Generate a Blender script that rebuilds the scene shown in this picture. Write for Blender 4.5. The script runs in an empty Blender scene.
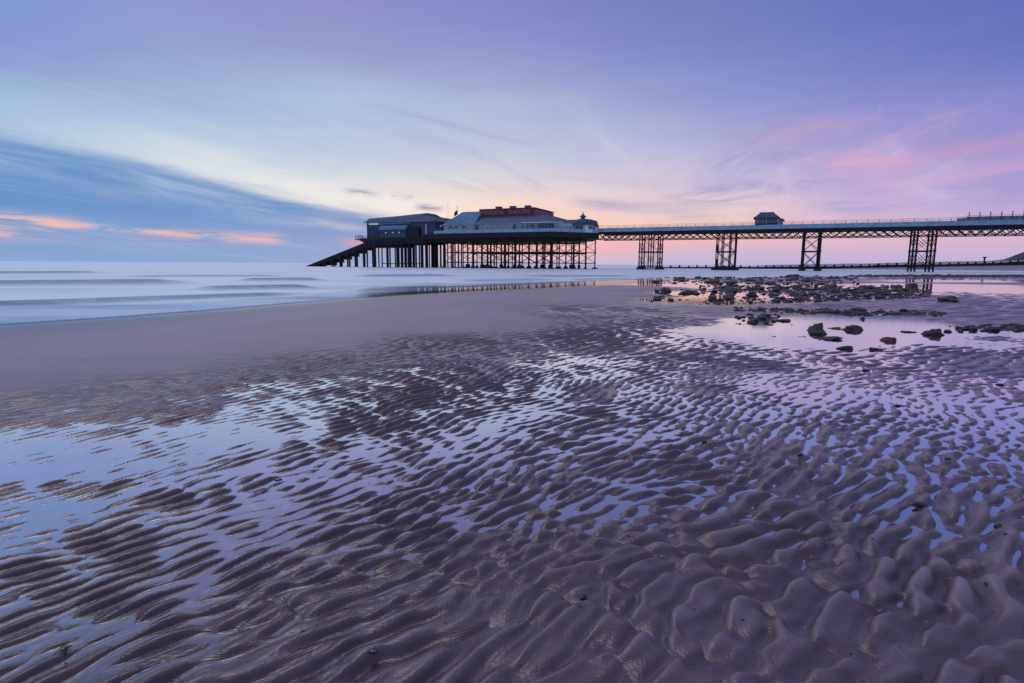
import bpy, bmesh, math, random
import numpy as np
from mathutils import Vector, Matrix, noise as mnoise

random.seed(7)
rng = np.random.default_rng(11)
scene = bpy.context.scene
COL = scene.collection
R = math.radians
PI = math.pi

# ------------------------------------------------------------------ camera
FPX = 569.0
H = 1.6
PITCH = math.atan(77.6 / FPX)
ROLL = R(0.315)
fw = Vector((0, math.cos(PITCH), -math.sin(PITCH)))
r0 = Vector((1, 0, 0)); u0 = Vector((0, math.sin(PITCH), math.cos(PITCH)))
rt = math.cos(ROLL) * r0 + math.sin(ROLL) * u0
up = -math.sin(ROLL) * r0 + math.cos(ROLL) * u0
cd = bpy.data.cameras.new('camera'); cam = bpy.data.objects.new('camera', cd); COL.objects.link(cam)
cd.sensor_width = 36.0; cd.lens = FPX / 1024 * 36.0; cd.clip_start = 0.05; cd.clip_end = 30000
cam.matrix_world = Matrix(((rt.x, up.x, -fw.x, 0), (rt.y, up.y, -fw.y, 0), (rt.z, up.z, -fw.z, H), (0, 0, 0, 1)))
scene.camera = cam

def ray(px, py):
    return (rt * ((px - 512) / FPX) + up * ((341.5 - py) / FPX) + fw)
def azel(px, py):
    d = ray(px, py).normalized()
    return math.degrees(math.atan2(d.x, d.y)), math.degrees(math.asin(d.z))
def ground(px, py, z=0.0):
    d = ray(px, py); t = (z - H) / d.z
    return (d.x * t, d.y * t)

# ------------------------------------------------------------------ names
def tag(o, label=None, cat=None, group=None, kind=None):
    if label: o['label'] = label
    if cat: o['category'] = cat
    if group: o['group'] = group
    if kind: o['kind'] = kind
    return o
def empty(name, loc=(0, 0, 0), parent=None):
    o = bpy.data.objects.new(name, None); COL.objects.link(o); o.location = loc
    o.empty_display_size = 0.3
    if parent: o.parent = parent
    return o

# ------------------------------------------------------------------ materials
def lin(c):
    return tuple((v / 255 / 12.92) if v / 255 <= 0.04045 else ((v / 255 + 0.055) / 1.055) ** 2.4 for v in c)

class G:
    """small node-graph helper"""
    def __init__(s, tree): s.t = tree
    def n(s, typ, **kw):
        nd = s.t.nodes.new(typ)
        for k, v in kw.items(): setattr(nd, k, v)
        return nd
    def link(s, a, b): s.t.links.new(a, b)
    def put(s, sock, v):
        if isinstance(v, bpy.types.NodeSocket): s.link(v, sock)
        else: sock.default_value = v
    def m(s, op, *a, clamp=False):
        nd = s.n('ShaderNodeMath', operation=op); nd.use_clamp = clamp
        for i, v in enumerate(a): s.put(nd.inputs[i], v)
        return nd.outputs[0]
    def add(s, a, b): return s.m('ADD', a, b)
    def sub(s, a, b): return s.m('SUBTRACT', a, b)
    def mul(s, a, b): return s.m('MULTIPLY', a, b)
    def rng(s, v, a, b, c=0.0, d=1.0, smooth=True):
        nd = s.n('ShaderNodeMapRange'); nd.interpolation_type = 'SMOOTHSTEP' if smooth else 'LINEAR'; nd.clamp = True
        s.put(nd.inputs[0], v)
        for i, q in enumerate((a, b, c, d)): s.put(nd.inputs[1 + i], q)
        return nd.outputs[0]
    def gauss(s, v, c, w):
        d = s.m('DIVIDE', s.sub(v, c), w)
        return s.m('EXPONENT', s.mul(s.mul(d, d), -1.0))
    def mix(s, f, a, b):
        nd = s.n('ShaderNodeMix'); nd.data_type = 'RGBA'; nd.clamp_factor = True
        s.put(nd.inputs[0], f)
        for i, q in ((6, a), (7, b)):
            if isinstance(q, tuple) and len(q) == 3: q = q + (1.0,)
            s.put(nd.inputs[i], q)
        return nd.outputs[2]
    def noise(s, vec, scale, detail=4, rough=0.5, dist=0.0):
        nd = s.n('ShaderNodeTexNoise'); s.link(vec, nd.inputs['Vector'])
        nd.inputs['Scale'].default_value = scale; nd.inputs['Detail'].default_value = detail
        nd.inputs['Roughness'].default_value = rough; nd.inputs['Distortion'].default_value = dist
        return nd.outputs['Fac']
    def xyz(s, x, y, z):
        nd = s.n('ShaderNodeCombineXYZ')
        for i, v in enumerate((x, y, z)): s.put(nd.inputs[i], v)
        return nd.outputs[0]
    def ramp(s, f, stops, interp='LINEAR'):
        nd = s.n('ShaderNodeValToRGB'); cr = nd.color_ramp; cr.interpolation = interp
        stops = sorted(stops)
        cr.elements[0].position = stops[0][0]; cr.elements[0].color = stops[0][1] + (1,)
        cr.elements[1].position = stops[-1][0]; cr.elements[1].color = stops[-1][1] + (1,)
        for p, c in stops[1:-1]:
            e = cr.elements.new(p); e.color = c + (1,)
        s.put(nd.inputs[0], f)
        return nd.outputs[0]

def new_mat(name):
    m = bpy.data.materials.new(name); m.use_nodes = True
    t = m.node_tree; t.nodes.clear()
    g = G(t)
    out = g.n('ShaderNodeOutputMaterial')
    return m, g, out

def simple(name, col, rough=0.6, var=0.25, scale=3.0, spec=0.5, metal=0.0, bump=0.0, bscale=20.0, col2=None):
    m, g, out = new_mat(name)
    b = g.n('ShaderNodeBsdfPrincipled')
    tc = g.n('ShaderNodeTexCoord')
    f = g.noise(tc.outputs['Object'], scale, 5, 0.6)
    f = g.rng(f, 0.3, 0.7)
    c2 = col2 if col2 else tuple(v * (1 - var) for v in col)
    g.link(g.mix(f, tuple(min(1, v * (1 + var * .5)) for v in col), c2), b.inputs['Base Color'])
    b.inputs['Roughness'].default_value = rough; b.inputs['Metallic'].default_value = metal
    b.inputs['Specular IOR Level'].default_value = spec
    if bump:
        bp = g.n('ShaderNodeBump'); bp.inputs['Strength'].default_value = bump; bp.inputs['Distance'].default_value = 0.02
        g.link(g.noise(tc.outputs['Object'], bscale, 6, 0.65), bp.inputs['Height']); g.link(bp.outputs[0], b.inputs['Normal'])
    g.link(b.outputs[0], out.inputs['Surface'])
    return m

def slate(name, col, pitch, axis=0):
    """roof covering with seams along the slope (object coordinates)"""
    m, g, out = new_mat(name)
    b = g.n('ShaderNodeBsdfPrincipled'); tc = g.n('ShaderNodeTexCoord')
    sp = g.n('ShaderNodeSeparateXYZ'); g.link(tc.outputs['Object'], sp.inputs[0])
    w = g.m('SINE', g.mul(sp.outputs[axis], 2 * PI / pitch))
    f = g.rng(w, 0.55, 0.95)
    n = g.rng(g.noise(tc.outputs['Object'], 0.6, 5, 0.6), 0.3, 0.7)
    base = g.mix(n, col, tuple(v * 0.65 for v in col))
    g.link(g.mix(g.mul(f, 0.75), base, tuple(v * 0.3 for v in col)), b.inputs['Base Color'])
    b.inputs['Roughness'].default_value = 0.65; b.inputs['Specular IOR Level'].default_value = 0.2
    g.link(b.outputs[0], out.inputs['Surface'])
    return m

def glass_mat(name, col, rough=0.12):
    m, g, out = new_mat(name)
    b = g.n('ShaderNodeBsdfPrincipled')
    b.inputs['Base Color'].default_value = col + (1,); b.inputs['Roughness'].default_value = rough
    b.inputs['Specular IOR Level'].default_value = 0.9
    g.link(b.outputs[0], out.inputs['Surface'])
    return m
def lamp_mat(name, col, st):
    m, g, out = new_mat(name)
    e = g.n('ShaderNodeEmission'); e.inputs[0].default_value = col + (1,); e.inputs[1].default_value = st
    g.link(e.outputs[0], out.inputs['Surface']); return m

M = {}
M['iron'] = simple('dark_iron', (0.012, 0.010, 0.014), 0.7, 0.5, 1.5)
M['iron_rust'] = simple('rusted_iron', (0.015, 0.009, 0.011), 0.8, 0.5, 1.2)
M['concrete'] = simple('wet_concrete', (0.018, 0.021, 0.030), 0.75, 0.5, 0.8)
M['deckside'] = simple('pale_blue_paint', (0.28, 0.45, 0.62), 0.45, 0.25, 0.7)
M['rail'] = simple('grey_rail_paint', (0.10, 0.11, 0.14), 0.5, 0.3, 1.0)
M['white'] = simple('white_boarding', (0.70, 0.84, 0.95), 0.5, 0.18, 0.9)
M['slate'] = slate('blue_grey_slate', (0.085, 0.165, 0.27), 1.1)
M['slate_plain'] = simple('lead_grey_roof', (0.13, 0.26, 0.42), 0.75, 0.3, 0.5, spec=0.15)
M['darkroof'] = slate('dark_blue_roof', (0.055, 0.115, 0.20), 1.4)
M['lifeclad'] = slate('blue_grey_cladding', (0.080, 0.125, 0.20), 0.9)
M['zinc'] = simple('zinc_roof', (0.065, 0.125, 0.215), 0.75, 0.3, 0.5, spec=0.15)
M['glass'] = glass_mat('dark_glass', (0.03, 0.045, 0.07))
M['paleglass'] = glass_mat('pale_glass', (0.45, 0.52, 0.58), 0.2)
M['red'] = simple('red_sign_paint', (0.20, 0.018, 0.040), 0.6, 0.25, 0.8)
M['red_lit'] = simple('lit_red_paint', (0.36, 0.085, 0.12), 0.6, 0.25, 0.8)  # paler red puts light falling on the board's return side into the colour
M['letter'] = simple('pale_letter_paint', (0.42, 0.15, 0.20), 0.5, 0.1)
M['lamp'] = lamp_mat('lit_lamp', (1.0, 0.80, 0.66), 0.55)
M['glowwin'] = lamp_mat('glowing_window', (0.80, 0.88, 1.0), 0.55)  # glow put into the panes for their bright white glimmer
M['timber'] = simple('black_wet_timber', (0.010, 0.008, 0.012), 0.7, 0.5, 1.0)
M['flag'] = simple('dark_flag_cloth', (0.05, 0.05, 0.07), 0.8, 0.3)
M['pebble'] = simple('wet_dark_pebble', (0.02, 0.028, 0.05), 0.22, 0.5, 30)
M['weed'] = simple('green_seaweed', (0.02, 0.045, 0.015), 0.35, 0.5, 40)

# ------------------------------------------------------------------ sky (world)
def build_world():
    w = bpy.data.worlds.new('World'); scene.world = w; w.use_nodes = True
    t = w.node_tree; t.nodes.clear(); g = G(t)
    out = g.n('ShaderNodeOutputWorld'); bg = g.n('ShaderNodeBackground')
    tc = g.n('ShaderNodeTexCoord'); D = tc.outputs['Generated']
    sp = g.n('ShaderNodeSeparateXYZ'); g.link(D, sp.inputs[0])
    x, y, z = sp.outputs
    az = g.mul(g.m('ARCTAN2', x, y), 180 / PI)
    el = g.mul(g.m('ARCSINE', z), 180 / PI)
    # soft warp so that no ramp edge runs as a straight line
    sky = g.xyz(g.mul(az, 0.045), g.mul(el, 0.22), 0.0)
    wn = g.noise(sky, 1.3, 5, 0.55)
    elw = g.add(el, g.mul(g.sub(wn, 0.5), g.rng(el, 0.0, 8.0, 0.4, 4.2)))
    def stops(px, lst, top):
        r = []
        for py, c in lst:
            e = azel(px, py)[1]
            r.append((max(0.0, min(1.0, (e + 1) / 91)), lin(c)))
        r.append((0.47, lin(top[0]))); r.append((1.0, lin(top[1])))
        return r
    zen = ((128, 126, 170), (134, 128, 164))
    cols = [
        (20, [(0, (120, 150, 210)), (40, (131, 152, 212)), (75, (140, 165, 214)), (95, (158, 187, 221)), (115, (168, 197, 225)),
              (150, (190, 210, 228)), (262, (150, 180, 215))]),
        (170, [(0, (140, 150, 210)), (60, (147, 162, 213)), (110, (168, 192, 223)), (140, (192, 211, 230)),
               (180, (214, 224, 233)), (262, (190, 205, 222))]),
        (340, [(0, (140, 141, 202)), (50, (150, 156, 209)), (100, (172, 192, 222)), (150, (188, 203, 226)), (180, (218, 224, 231)),
               (210, (236, 228, 224)), (240, (240, 205, 195)), (263, (190, 190, 215))]),
        (510, [(0, (125, 131, 199)), (50, (136, 143, 206)), (100, (166, 180, 216)), (150, (188, 198, 222)), (183, (214, 212, 222)),
               (203, (242, 216, 206)), (228, (246, 196, 172)), (248, (232, 180, 182)), (257, (196, 185, 208)), (264, (186, 185, 213))]),
        (680, [(0, (108, 118, 191)), (60, (125, 135, 201)), (110, (151, 159, 213)), (150, (181, 181, 219)), (180, (207, 196, 219)),
               (205, (226, 202, 213)), (226, (246, 203, 186)), (240, (240, 186, 192)), (251, (206, 182, 208)), (265, (185, 182, 216))]),
        (850, [(0, (95, 111, 190)), (60, (110, 122, 199)), (110, (140, 142, 207)), (150, (170, 160, 213)), (185, (190, 172, 215)),
               (210, (214, 186, 215)), (235, (232, 186, 200)), (248, (214, 182, 210)), (257, (196, 180, 216)), (266, (186, 178, 218))]),
        (1004, [(0, (86, 106, 188)), (60, (99, 114, 196)), (110, (132, 133, 207)), (150, (156, 146, 210)), (190, (176, 158, 213)),
                (215, (200, 176, 216)), (240, (220, 182, 208)), (255, (200, 178, 216)), (267, (190, 178, 218))]),
    ]
    f = g.m('DIVIDE', g.add(elw, 1.0), 91.0)
    cur = None; prev = None
    for px, lst in cols:
        a = azel(px, 200)[0]
        rc = g.ramp(f, stops(px, lst, zen))
        cur = rc if cur is None else g.mix(g.rng(az, prev, a, smooth=False), cur, rc)
        prev = a
    # plain dusk sky behind the viewer
    back = g.ramp(f, [(0.0, lin((176, 190, 216))), (0.15, lin((142, 158, 196))), (0.47, lin(zen[0])), (1.0, lin(zen[1]))])
    cur = g.mix(g.rng(g.m('ABSOLUTE', az), 55.0, 100.0), cur, back)

    # long thin streaks running over the whole sky, converging as on a high flat layer
    den = g.m('MAXIMUM', g.add(z, 0.10), 0.02)
    plx, ply = g.m('DIVIDE', x, den), g.m('DIVIDE', y, den)
    ca, sa = math.cos(R(62)), math.sin(R(62))
    su = g.add(g.mul(plx, ca), g.mul(ply, sa)); sv = g.sub(g.mul(ply, ca), g.mul(plx, sa))
    st = g.noise(g.xyz(g.mul(su, 0.55), g.mul(sv, 1.9), 3.1), 1.25, 7, 0.62, 0.4)
    front = g.rng(g.m('ABSOLUTE', az), 50.0, 85.0, 1.0, 0.0)
    band = g.mul(g.rng(el, 2.0, 6.0), g.rng(el, 11.0, 17.0, 1.0, 0.0))
    cur = g.mix(g.mul(g.mul(g.rng(st, 0.50, 0.74), band), 0.28), cur, lin((226, 230, 238)))
    cur = g.mix(g.mul(g.mul(g.rng(st, 0.47, 0.28), g.mul(band, front)), 0.30), cur, lin((142, 152, 200)))

    # dark blue cloud bank low on the left, its top edge sloping down to the right
    a0, e0 = azel(0, 128); a1, e1 = azel(200, 183); a2, e2 = azel(430, 222)
    edge = g.add(e2, g.mul(g.rng(az, a1, a2, 1.0, 0.0, smooth=False), e1 - e2))
    edge = g.add(edge, g.mul(g.rng(az, a0 - 20, a1, 1.0, 0.0, smooth=False), (e0 - e1) * (a1 - a0 + 20) / (a1 - a0)))
    bn = g.noise(g.xyz(g.mul(az, 0.05), g.mul(g.add(el, g.mul(az, 0.11)), 0.42), 7.0), 1.0, 6, 0.6, 0.3)
    dlt = g.sub(edge, g.add(el, g.mul(g.sub(bn, 0.5), 7.5)))
    bank = g.mul(g.rng(dlt, g.rng(az, a0, a2, -2.2, -0.9), g.rng(az, a0, a2, 3.4, 1.8)), g.rng(az, azel(405, 220)[0], azel(470, 220)[0], 1.0, 0.0))
    brc = g.ramp(g.m('DIVIDE', g.add(el, 1.0), 20.0), [(0.0, lin((132, 166, 213))), (0.06, lin((131, 166, 213))),
            (0.17, lin((118, 157, 210))), (0.27, lin((92, 143, 204))), (0.40, lin((80, 136, 198))), (0.55, lin((112, 156, 207))), (1.0, lin((122, 163, 208)))])
    bn2 = g.noise(g.xyz(g.mul(az, 0.03), g.mul(g.add(el, g.mul(az, 0.10)), 0.7), 2.0), 1.4, 5, 0.55)
    brc = g.mix(g.mul(g.rng(bn2, 0.5, 0.75), 0.45), brc, lin((160, 188, 220)))
    cur = g.mix(g.mul(bank, 0.98), cur, brc)
    # paler wedge of cloud inside the bank
    wa, we = azel(0, 158); wb, wf = azel(200, 186)
    wl = g.add(we, g.mul(g.sub(az, wa), (wf - we) / (wb - wa)))
    wedge = g.mul(g.mul(g.gauss(g.add(el, g.mul(g.sub(bn2, 0.5), 2.5)), wl, 1.1), g.rng(az, wb - 2, wb + 6, 1.0, 0.0)), g.rng(bn, 0.35, 0.6))
    cur = g.mix(g.mul(wedge, 0.6), cur, lin((166, 192, 222)))
    # bright lining above it
    lining = g.mul(g.gauss(dlt, -1.1, 1.3), g.mul(g.rng(az, azel(40, 150)[0], azel(330, 190)[0]), g.rng(az, azel(380, 200)[0], azel(520, 200)[0], 1.0, 0.0)))
    cur = g.mix(g.mul(lining, 0.72), cur, lin((238, 238, 236)))

    # salmon streak clouds in the bank
    def streak(pa, pb, w, col, amt, seed, lo=0.42, hi=0.62, fade=6.0, fx=0.10, fy=1.0):
        nonlocal cur
        aa, ea = azel(*pa); ab, eb = azel(*pb)
        sl = (eb - ea) / (ab - aa)
        line = g.add(ea, g.mul(g.sub(az, aa), sl))
        nn = g.noise(g.xyz(g.mul(az, fx), g.mul(g.sub(el, g.mul(az, sl)), fy), seed), 1.0, 8, 0.62, 0.55)
        msk = g.mul(g.gauss(g.add(el, g.mul(g.sub(nn, 0.5), w * 1.6)), line, w), g.mul(g.rng(az, aa - fade, aa + fade * .4), g.rng(az, ab - fade * .4, ab + fade, 1.0, 0.0)))
        msk = g.mul(msk, g.rng(nn, lo, hi))
        cur = g.mix(g.mul(msk, amt), cur, lin(col))
    streak((-40, 217), (60, 224), 0.50, (246, 196, 182), 0.9, 1.3, 0.38, 0.50, 2.5)
    streak((-40, 231), (60, 234), 0.45, (244, 186, 180), 0.85, 4.3, 0.38, 0.52, 3)
    streak((60, 224), (170, 233), 0.26, (242, 188, 182), 0.9, 8.3, 0.40, 0.52, 2.2)
    streak((185, 235), (272, 238), 0.40, (246, 184, 174), 0.92, 5.3, 0.38, 0.51, 2.2)
    streak((60, 239), (200, 243), 0.4, (185, 170, 205), 0.7, 6.1, 0.38, 0.6, 5)
    # small dark cloudlets and grey-lilac streaks
    streak((352, 191), (368, 193), 0.26, (140, 150, 180), 0.75, 2.2, 0.3, 0.5, 1.4, 0.25)
    streak((398, 196), (409, 197), 0.28, (135, 145, 178), 0.8, 3.2, 0.3, 0.5, 1.0, 0.3)
    streak((422, 207), (436, 208), 0.28, (120, 130, 172), 0.9, 9.2, 0.3, 0.5, 1.2, 0.25)
    streak((590, 203), (690, 213), 0.55, (178, 172, 204), 0.95, 1.9, 0.30, 0.48, 3.5)
    streak((560, 178), (650, 183), 0.5, (205, 192, 214), 0.7, 3.9, 0.35, 0.55, 5)
    streak((400, 112), (520, 142), 0.30, (146, 156, 200), 0.35, 5.9, 0.30, 0.5, 5)
    streak((690, 196), (830, 176), 1.3, (160, 156, 206), 0.85, 6.9, 0.42, 0.58, 5, 0.10, 0.55)
    streak((850, 203), (1030, 190), 1.1, (158, 156, 212), 0.9, 7.9, 0.38, 0.55, 5, 0.08, 0.6)
    streak((735, 158), (815, 112), 1.2, (144, 146, 202), 0.75, 2.9, 0.42, 0.58, 4, 0.14, 0.5)
    streak((770, 158), (850, 150), 0.9, (156, 150, 204), 0.8, 14.9, 0.42, 0.58, 3, 0.12, 0.7)
    # pink cirrus on the right
    streak((810, 164), (935, 122), 1.0, (220, 170, 210), 0.34, 1.7, 0.42, 0.60, 5, 0.12, 0.7)
    streak((770, 138), (860, 120), 1.6, (196, 158, 210), 0.55, 12.7, 0.40, 0.62, 7, 0.07, 0.4)
    streak((890, 182), (1060, 164), 0.9, (224, 172, 208), 0.42, 3.7, 0.38, 0.56, 5, 0.09, 0.7)
    streak((830, 165), (900, 160), 0.7, (228, 168, 204), 0.7, 13.7, 0.38, 0.56, 4, 0.1, 0.7)
    streak((955, 150), (1060, 128), 0.8, (204, 150, 200), 0.45, 5.7, 0.40, 0.60, 6, 0.08, 0.55)
    streak((880, 62), (1000, 38), 1.6, (146, 126, 202), 0.55, 7.7, 0.44, 0.66, 7, 0.06, 0.4)
    streak((560, 252), (650, 247), 0.7, (240, 172, 186), 0.45, 9.7, 0.3, 0.5, 5, 0.08, 0.6)
    streak((352, 243), (380, 246), 0.42, (234, 148, 158), 0.65, 10.7, 0.2, 0.4, 2.0, 0.1, 0.6)
    streak((620, 214), (760, 208), 0.8, (240, 214, 208), 0.5, 11.7, 0.36, 0.56, 6)

    # physical twilight sky laid under it (sun just on the horizon behind the pier)
    ns = g.n('ShaderNodeTexSky'); ns.sky_type = 'NISHITA'; ns.sun_disc = False
    ns.sun_elevation = R(1.5); ns.sun_rotation = R(SUN_AZ); ns.altitude = 0
    nm = g.n('ShaderNodeMix'); nm.data_type = 'RGBA'; nm.blend_type = 'ADD'; nm.inputs[0].default_value = 1.0
    sc = g.n('ShaderNodeVectorMath', operation='SCALE'); g.link(ns.outputs[0], sc.inputs[0]); sc.inputs['Scale'].default_value = 0.006
    s2 = g.n('ShaderNodeVectorMath', operation='SCALE'); g.link(cur, s2.inputs[0]); s2.inputs['Scale'].default_value = 0.98
    cur = g.mix(0.06, cur, lin((182, 184, 196))); g.link(cur, s2.inputs[0])
    g.link(s2.outputs[0], nm.inputs[6]); g.link(sc.outputs[0], nm.inputs[7])
    g.link(nm.outputs[2], bg.inputs[0]); bg.inputs[1].default_value = 1.0
    g.link(bg.outputs[0], out.inputs[0])
    w.cycles.sampling_method = 'MANUAL'; w.cycles.sample_map_resolution = 512
SUN_AZ = azel(500, 230)[0]
build_world()

sd = bpy.data.lights.new('fill_sun', 'SUN'); so = bpy.data.objects.new('fill_sun', sd); COL.objects.link(so)  # added soft sun, set high at front left to brighten sand and sea
sd.energy = 0.85; sd.angle = R(36); sd.color = (0.98, 0.90, 1.0)
dv = Vector((math.sin(R(-40)) * math.cos(R(58)), math.cos(R(-40)) * math.cos(R(58)), math.sin(R(58))))
so.rotation_euler = dv.to_track_quat('Z', 'Y').to_euler(); so.location = (0, 0, 60)

scene.view_settings.view_transform = 'Standard'; scene.view_settings.look = 'None'
scene.view_settings.gamma = 1.0; scene.view_settings.exposure = 0.0
scene.cycles.max_bounces = 6; scene.cycles.transparent_max_bounces = 8

# ------------------------------------------------------------------ beach
def lowpass(N, cell, lx, ly, ang, cplx=False):
    k = np.fft.fftfreq(N, cell) * 2 * np.pi
    KX, KY = np.meshgrid(k, k)
    c, s = np.cos(ang), np.sin(ang)
    a = KX * c + KY * s; b = -KX * s + KY * c
    filt = np.exp(-0.5 * ((a * lx) ** 2 + (b * ly) ** 2))
    w = rng.standard_normal((N, N)) + (1j * rng.standard_normal((N, N)) if cplx else 0)
    f = np.fft.ifft2(np.fft.fft2(w) * filt)
    if not cplx: f = f.real
    return f / np.sqrt(np.mean(np.abs(f) ** 2))
def samp(T, cell, X, Y):
    N = T.shape[0]
    u = X / cell; v = Y / cell
    i = np.floor(u).astype(np.int64); j = np.floor(v).astype(np.int64)
    fu = (u - i); fv = (v - j)
    i0 = i % N; i1 = (i + 1) % N; j0 = j % N; j1 = (j + 1) % N
    return (T[j0, i0] * (1 - fu) * (1 - fv) + T[j0, i1] * fu * (1 - fv) + T[j1, i0] * (1 - fu) * fv + T[j1, i1] * fu * fv)

def polyline(pts, z=0.0):
    return np.array([ground(px, py, z) for px, py in pts])
def signed_dist(P, X, Y):
    """approximate distance to a shoreline given as Y over X, positive on the landward side"""
    m0 = (P[1, 1] - P[0, 1]) / (P[1, 0] - P[0, 0]); m1 = (P[-1, 1] - P[-2, 1]) / (P[-1, 0] - P[-2, 0])
    px = np.concatenate([[P[0, 0] - 5000], P[:, 0], [P[-1, 0] + 5000]])
    py = np.concatenate([[P[0, 1] - 5000 * m0], P[:, 1], [P[-1, 1] + 5000 * m1]])
    ys = np.interp(X, px, py)
    mid = (px[1:] + px[:-1]) / 2; sl = np.diff(py) / np.diff(px)
    m = np.interp(X, mid, sl)
    return (ys - Y) / np.sqrt(1 + m * m)

SHORE = polyline([(-300, 342), (0, 325.5), (100, 319), (200, 311.5), (300, 303), (400, 295), (500, 289.5), (590, 285.5), (640, 283), (690, 279.5), (760, 277.5), (900, 275.5), (1150, 274.0)])

# control table: pixel, base height (m over the pools), ripple height (m), weights of fine / medium / lumpy ripples
CT = [
 # sand bar, smooth
 (0, 345, .10, 0, 1, 0, 0), (0, 370, .10, 0, 1, 0, 0), (150, 335, .14, 0, 1, 0, 0), (150, 355, .10, .001, 1, 0, 0), (300, 318, .16, 0, 1, 0, 0), (300, 338, .10, 0, 1, 0, 0),
 (450, 300, .17, 0, 1, 0, 0), (450, 320, .12, 0, 1, 0, 0), (600, 290, .16, 0, 1, 0, 0), (600, 300, .10, .002, 1, 0, 0), (0, 386, .07, .004, 1, 0, 0), (150, 366, .07, .004, 1, 0, 0), (300, 347, .07, .005, 1, 0, 0), (450, 330, .07, .005, 1, 0, 0),
 # rippled apron, mostly drained
 (0, 408, .006, .030, 1, .3, 0), (0, 425, -.001, .030, 1, .5, 0), (150, 390, .006, .030, 1, .4, 0), (150, 410, -.001, .030, 1, .5, 0), (300, 365, .006, .030, 1, .5, 0), (300, 388, -.001, .030, 1, .6, 0),
 (450, 345, .006, .032, 1, .5, 0), (450, 372, -.001, .032, .8, .8, 0), (600, 312, .008, .034, 1, .5, 0), (600, 345, -.001, .034, .6, 1, 0), (660, 320, .006, .034, .6, 1, 0),
 # pool band
 (-40, 445, -.020, .022, 1, .2, 0), (0, 470, -.034, .030, 1, .2, 0), (60, 455, -.026, .026, 1, .3, 0), (150, 440, -.016, .027, 1, .4, 0), (300, 413, -.012, .030, .8, .8, 0), (230, 440, -.017, .03, .9, .6, 0), (380, 415, -.015, .032, .6, 1, 0),
 (450, 395, -.012, .032, .5, 1, 0), (600, 368, -.012, .032, .3, 1, 0), (700, 345, -.012, .03, .3, 1, 0), (60, 500, -.018, .030, 1, .5, 0), (-40, 520, -.012, .03, 1, .5, 0), (400, 450, -.012, .03, .5, 1, 0),
 # foreground ridges
 (150, 520, -.006, .034, .5, 1, 0), (300, 500, -.006, .034, .4, 1, .1), (0, 600, -.005, .036, .5, 1, 0), (150, 620, -.003, .038, .2, 1, .2), (0, 680, -.001, .036, .2, 1, .3), (300, 600, -.002, .040, .1, 1, .5), (300, 680, .000, .040, 0, .7, .8),
 (450, 500, -.007, .036, .3, 1, .4), (450, 580, -.003, .042, .1, .7, .8), (450, 660, .000, .046, 0, .4, 1), (600, 430, -.009, .034, .3, 1, .3), (600, 500, -.006, .040, .1, .8, .8), (600, 580, -.001, .044, 0, .4, 1), (600, 660, .001, .046, 0, .2, 1),
 (750, 400, -.008, .034, .3, 1, .3), (750, 450, -.008, .038, .1, .7, 1), (750, 520, -.006, .046, 0, .3, 1), (750, 600, -.002, .048, 0, .2, 1), (750, 670, .004, .042, 0, .1, 1), (880, 420, -.008, .036, .2, .7, .8), (880, 500, -.008, .044, 0, .3, 1),
 (880, 580, -.002, .048, 0, .1, 1), (900, 660, .005, .042, 0, .1, 1), (1000, 400, -.009, .034, .3, .8, .5), (1000, 460, -.008, .038, .1, .4, 1), (1010, 530, -.004, .044, 0, .2, 1), (1010, 620, .004, .044, 0, .1, 1), (1100, 500, -.004, .04, 0, .4, 1),
 # right-hand flats, pool and rock bank
 (760, 362, -.006, .034, .6, 1, 0), (880, 364, -.005, .034, .6, 1, 0), (1000, 355, -.003, .036, .6, 1, 0), (820, 360, -.006, .034, .6, 1, 0), (940, 350, -.003, .034, .6, 1, 0), (820, 332, -.07, .0, 1, 0, 0), (880, 336, -.07, .0, 1, 0, 0), (930, 330, -.05, .0, 1, 0, 0), (780, 340, -.03, .006, 1, 0, 0), (860, 322, -.06, 0, 1, 0, 0), (950, 340, -.008, .02, 1, 0, 0),
 (1010, 340, -.004, .026, 1, .5, 0), (980, 322, .02, .03, .6, 1, 0), (1010, 312, .01, .034, .6, 1, 0), (960, 308, .01, .034, .6, 1, 0), (1060, 318, .01, .034, .6, 1, 0), (900, 306, .02, .02, .6, 1, 0), (820, 308, .015, .02, .6, 1, 0), (760, 312, .02, .01, .6, 1, 0), (740, 300, -.03, .02, .6, 1, 0), (820, 292, -.012, .04, .3, 1, 0), (760, 290, -.02, .04, .3, 1, 0),
 (670, 300, -.05, .0, 1, 0, 0), (690, 294, -.05, .0, 1, 0, 0), (720, 299, -.04, 0, 1, 0, 0), (650, 302, .01, .01, 1, 0, 0), (640, 296, .08, .0, 1, 0, 0),
 (680, 283, -.04, .04, .2, 1, 0), (720, 284, -.04, .05, .2, 1, 0), (780, 282, .06, .02, 0, 1, 0), (840, 280.5, .07, .0, 0, 1, 0), (900, 280, .05, .0, 0, 1, 0), (960, 280, .03, 0, 0, 1, 0), (1020, 281, .03, 0, 0, 1, 0),
 (850, 286, -.05, 0, 0, 1, 0), (920, 286, -.05, 0, 0, 1, 0), (980, 288, -.04, 0, 0, 1, 0), (1030, 288, -.05, 0, 0, 1, 0), (920, 293, -.02, .03, 0, 1, 0), (1000, 296, -.005, .03, 0, 1, 0), (960, 297, .0, .03, 0, 1, 0),
]
CT = np.array(CT, float)
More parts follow.
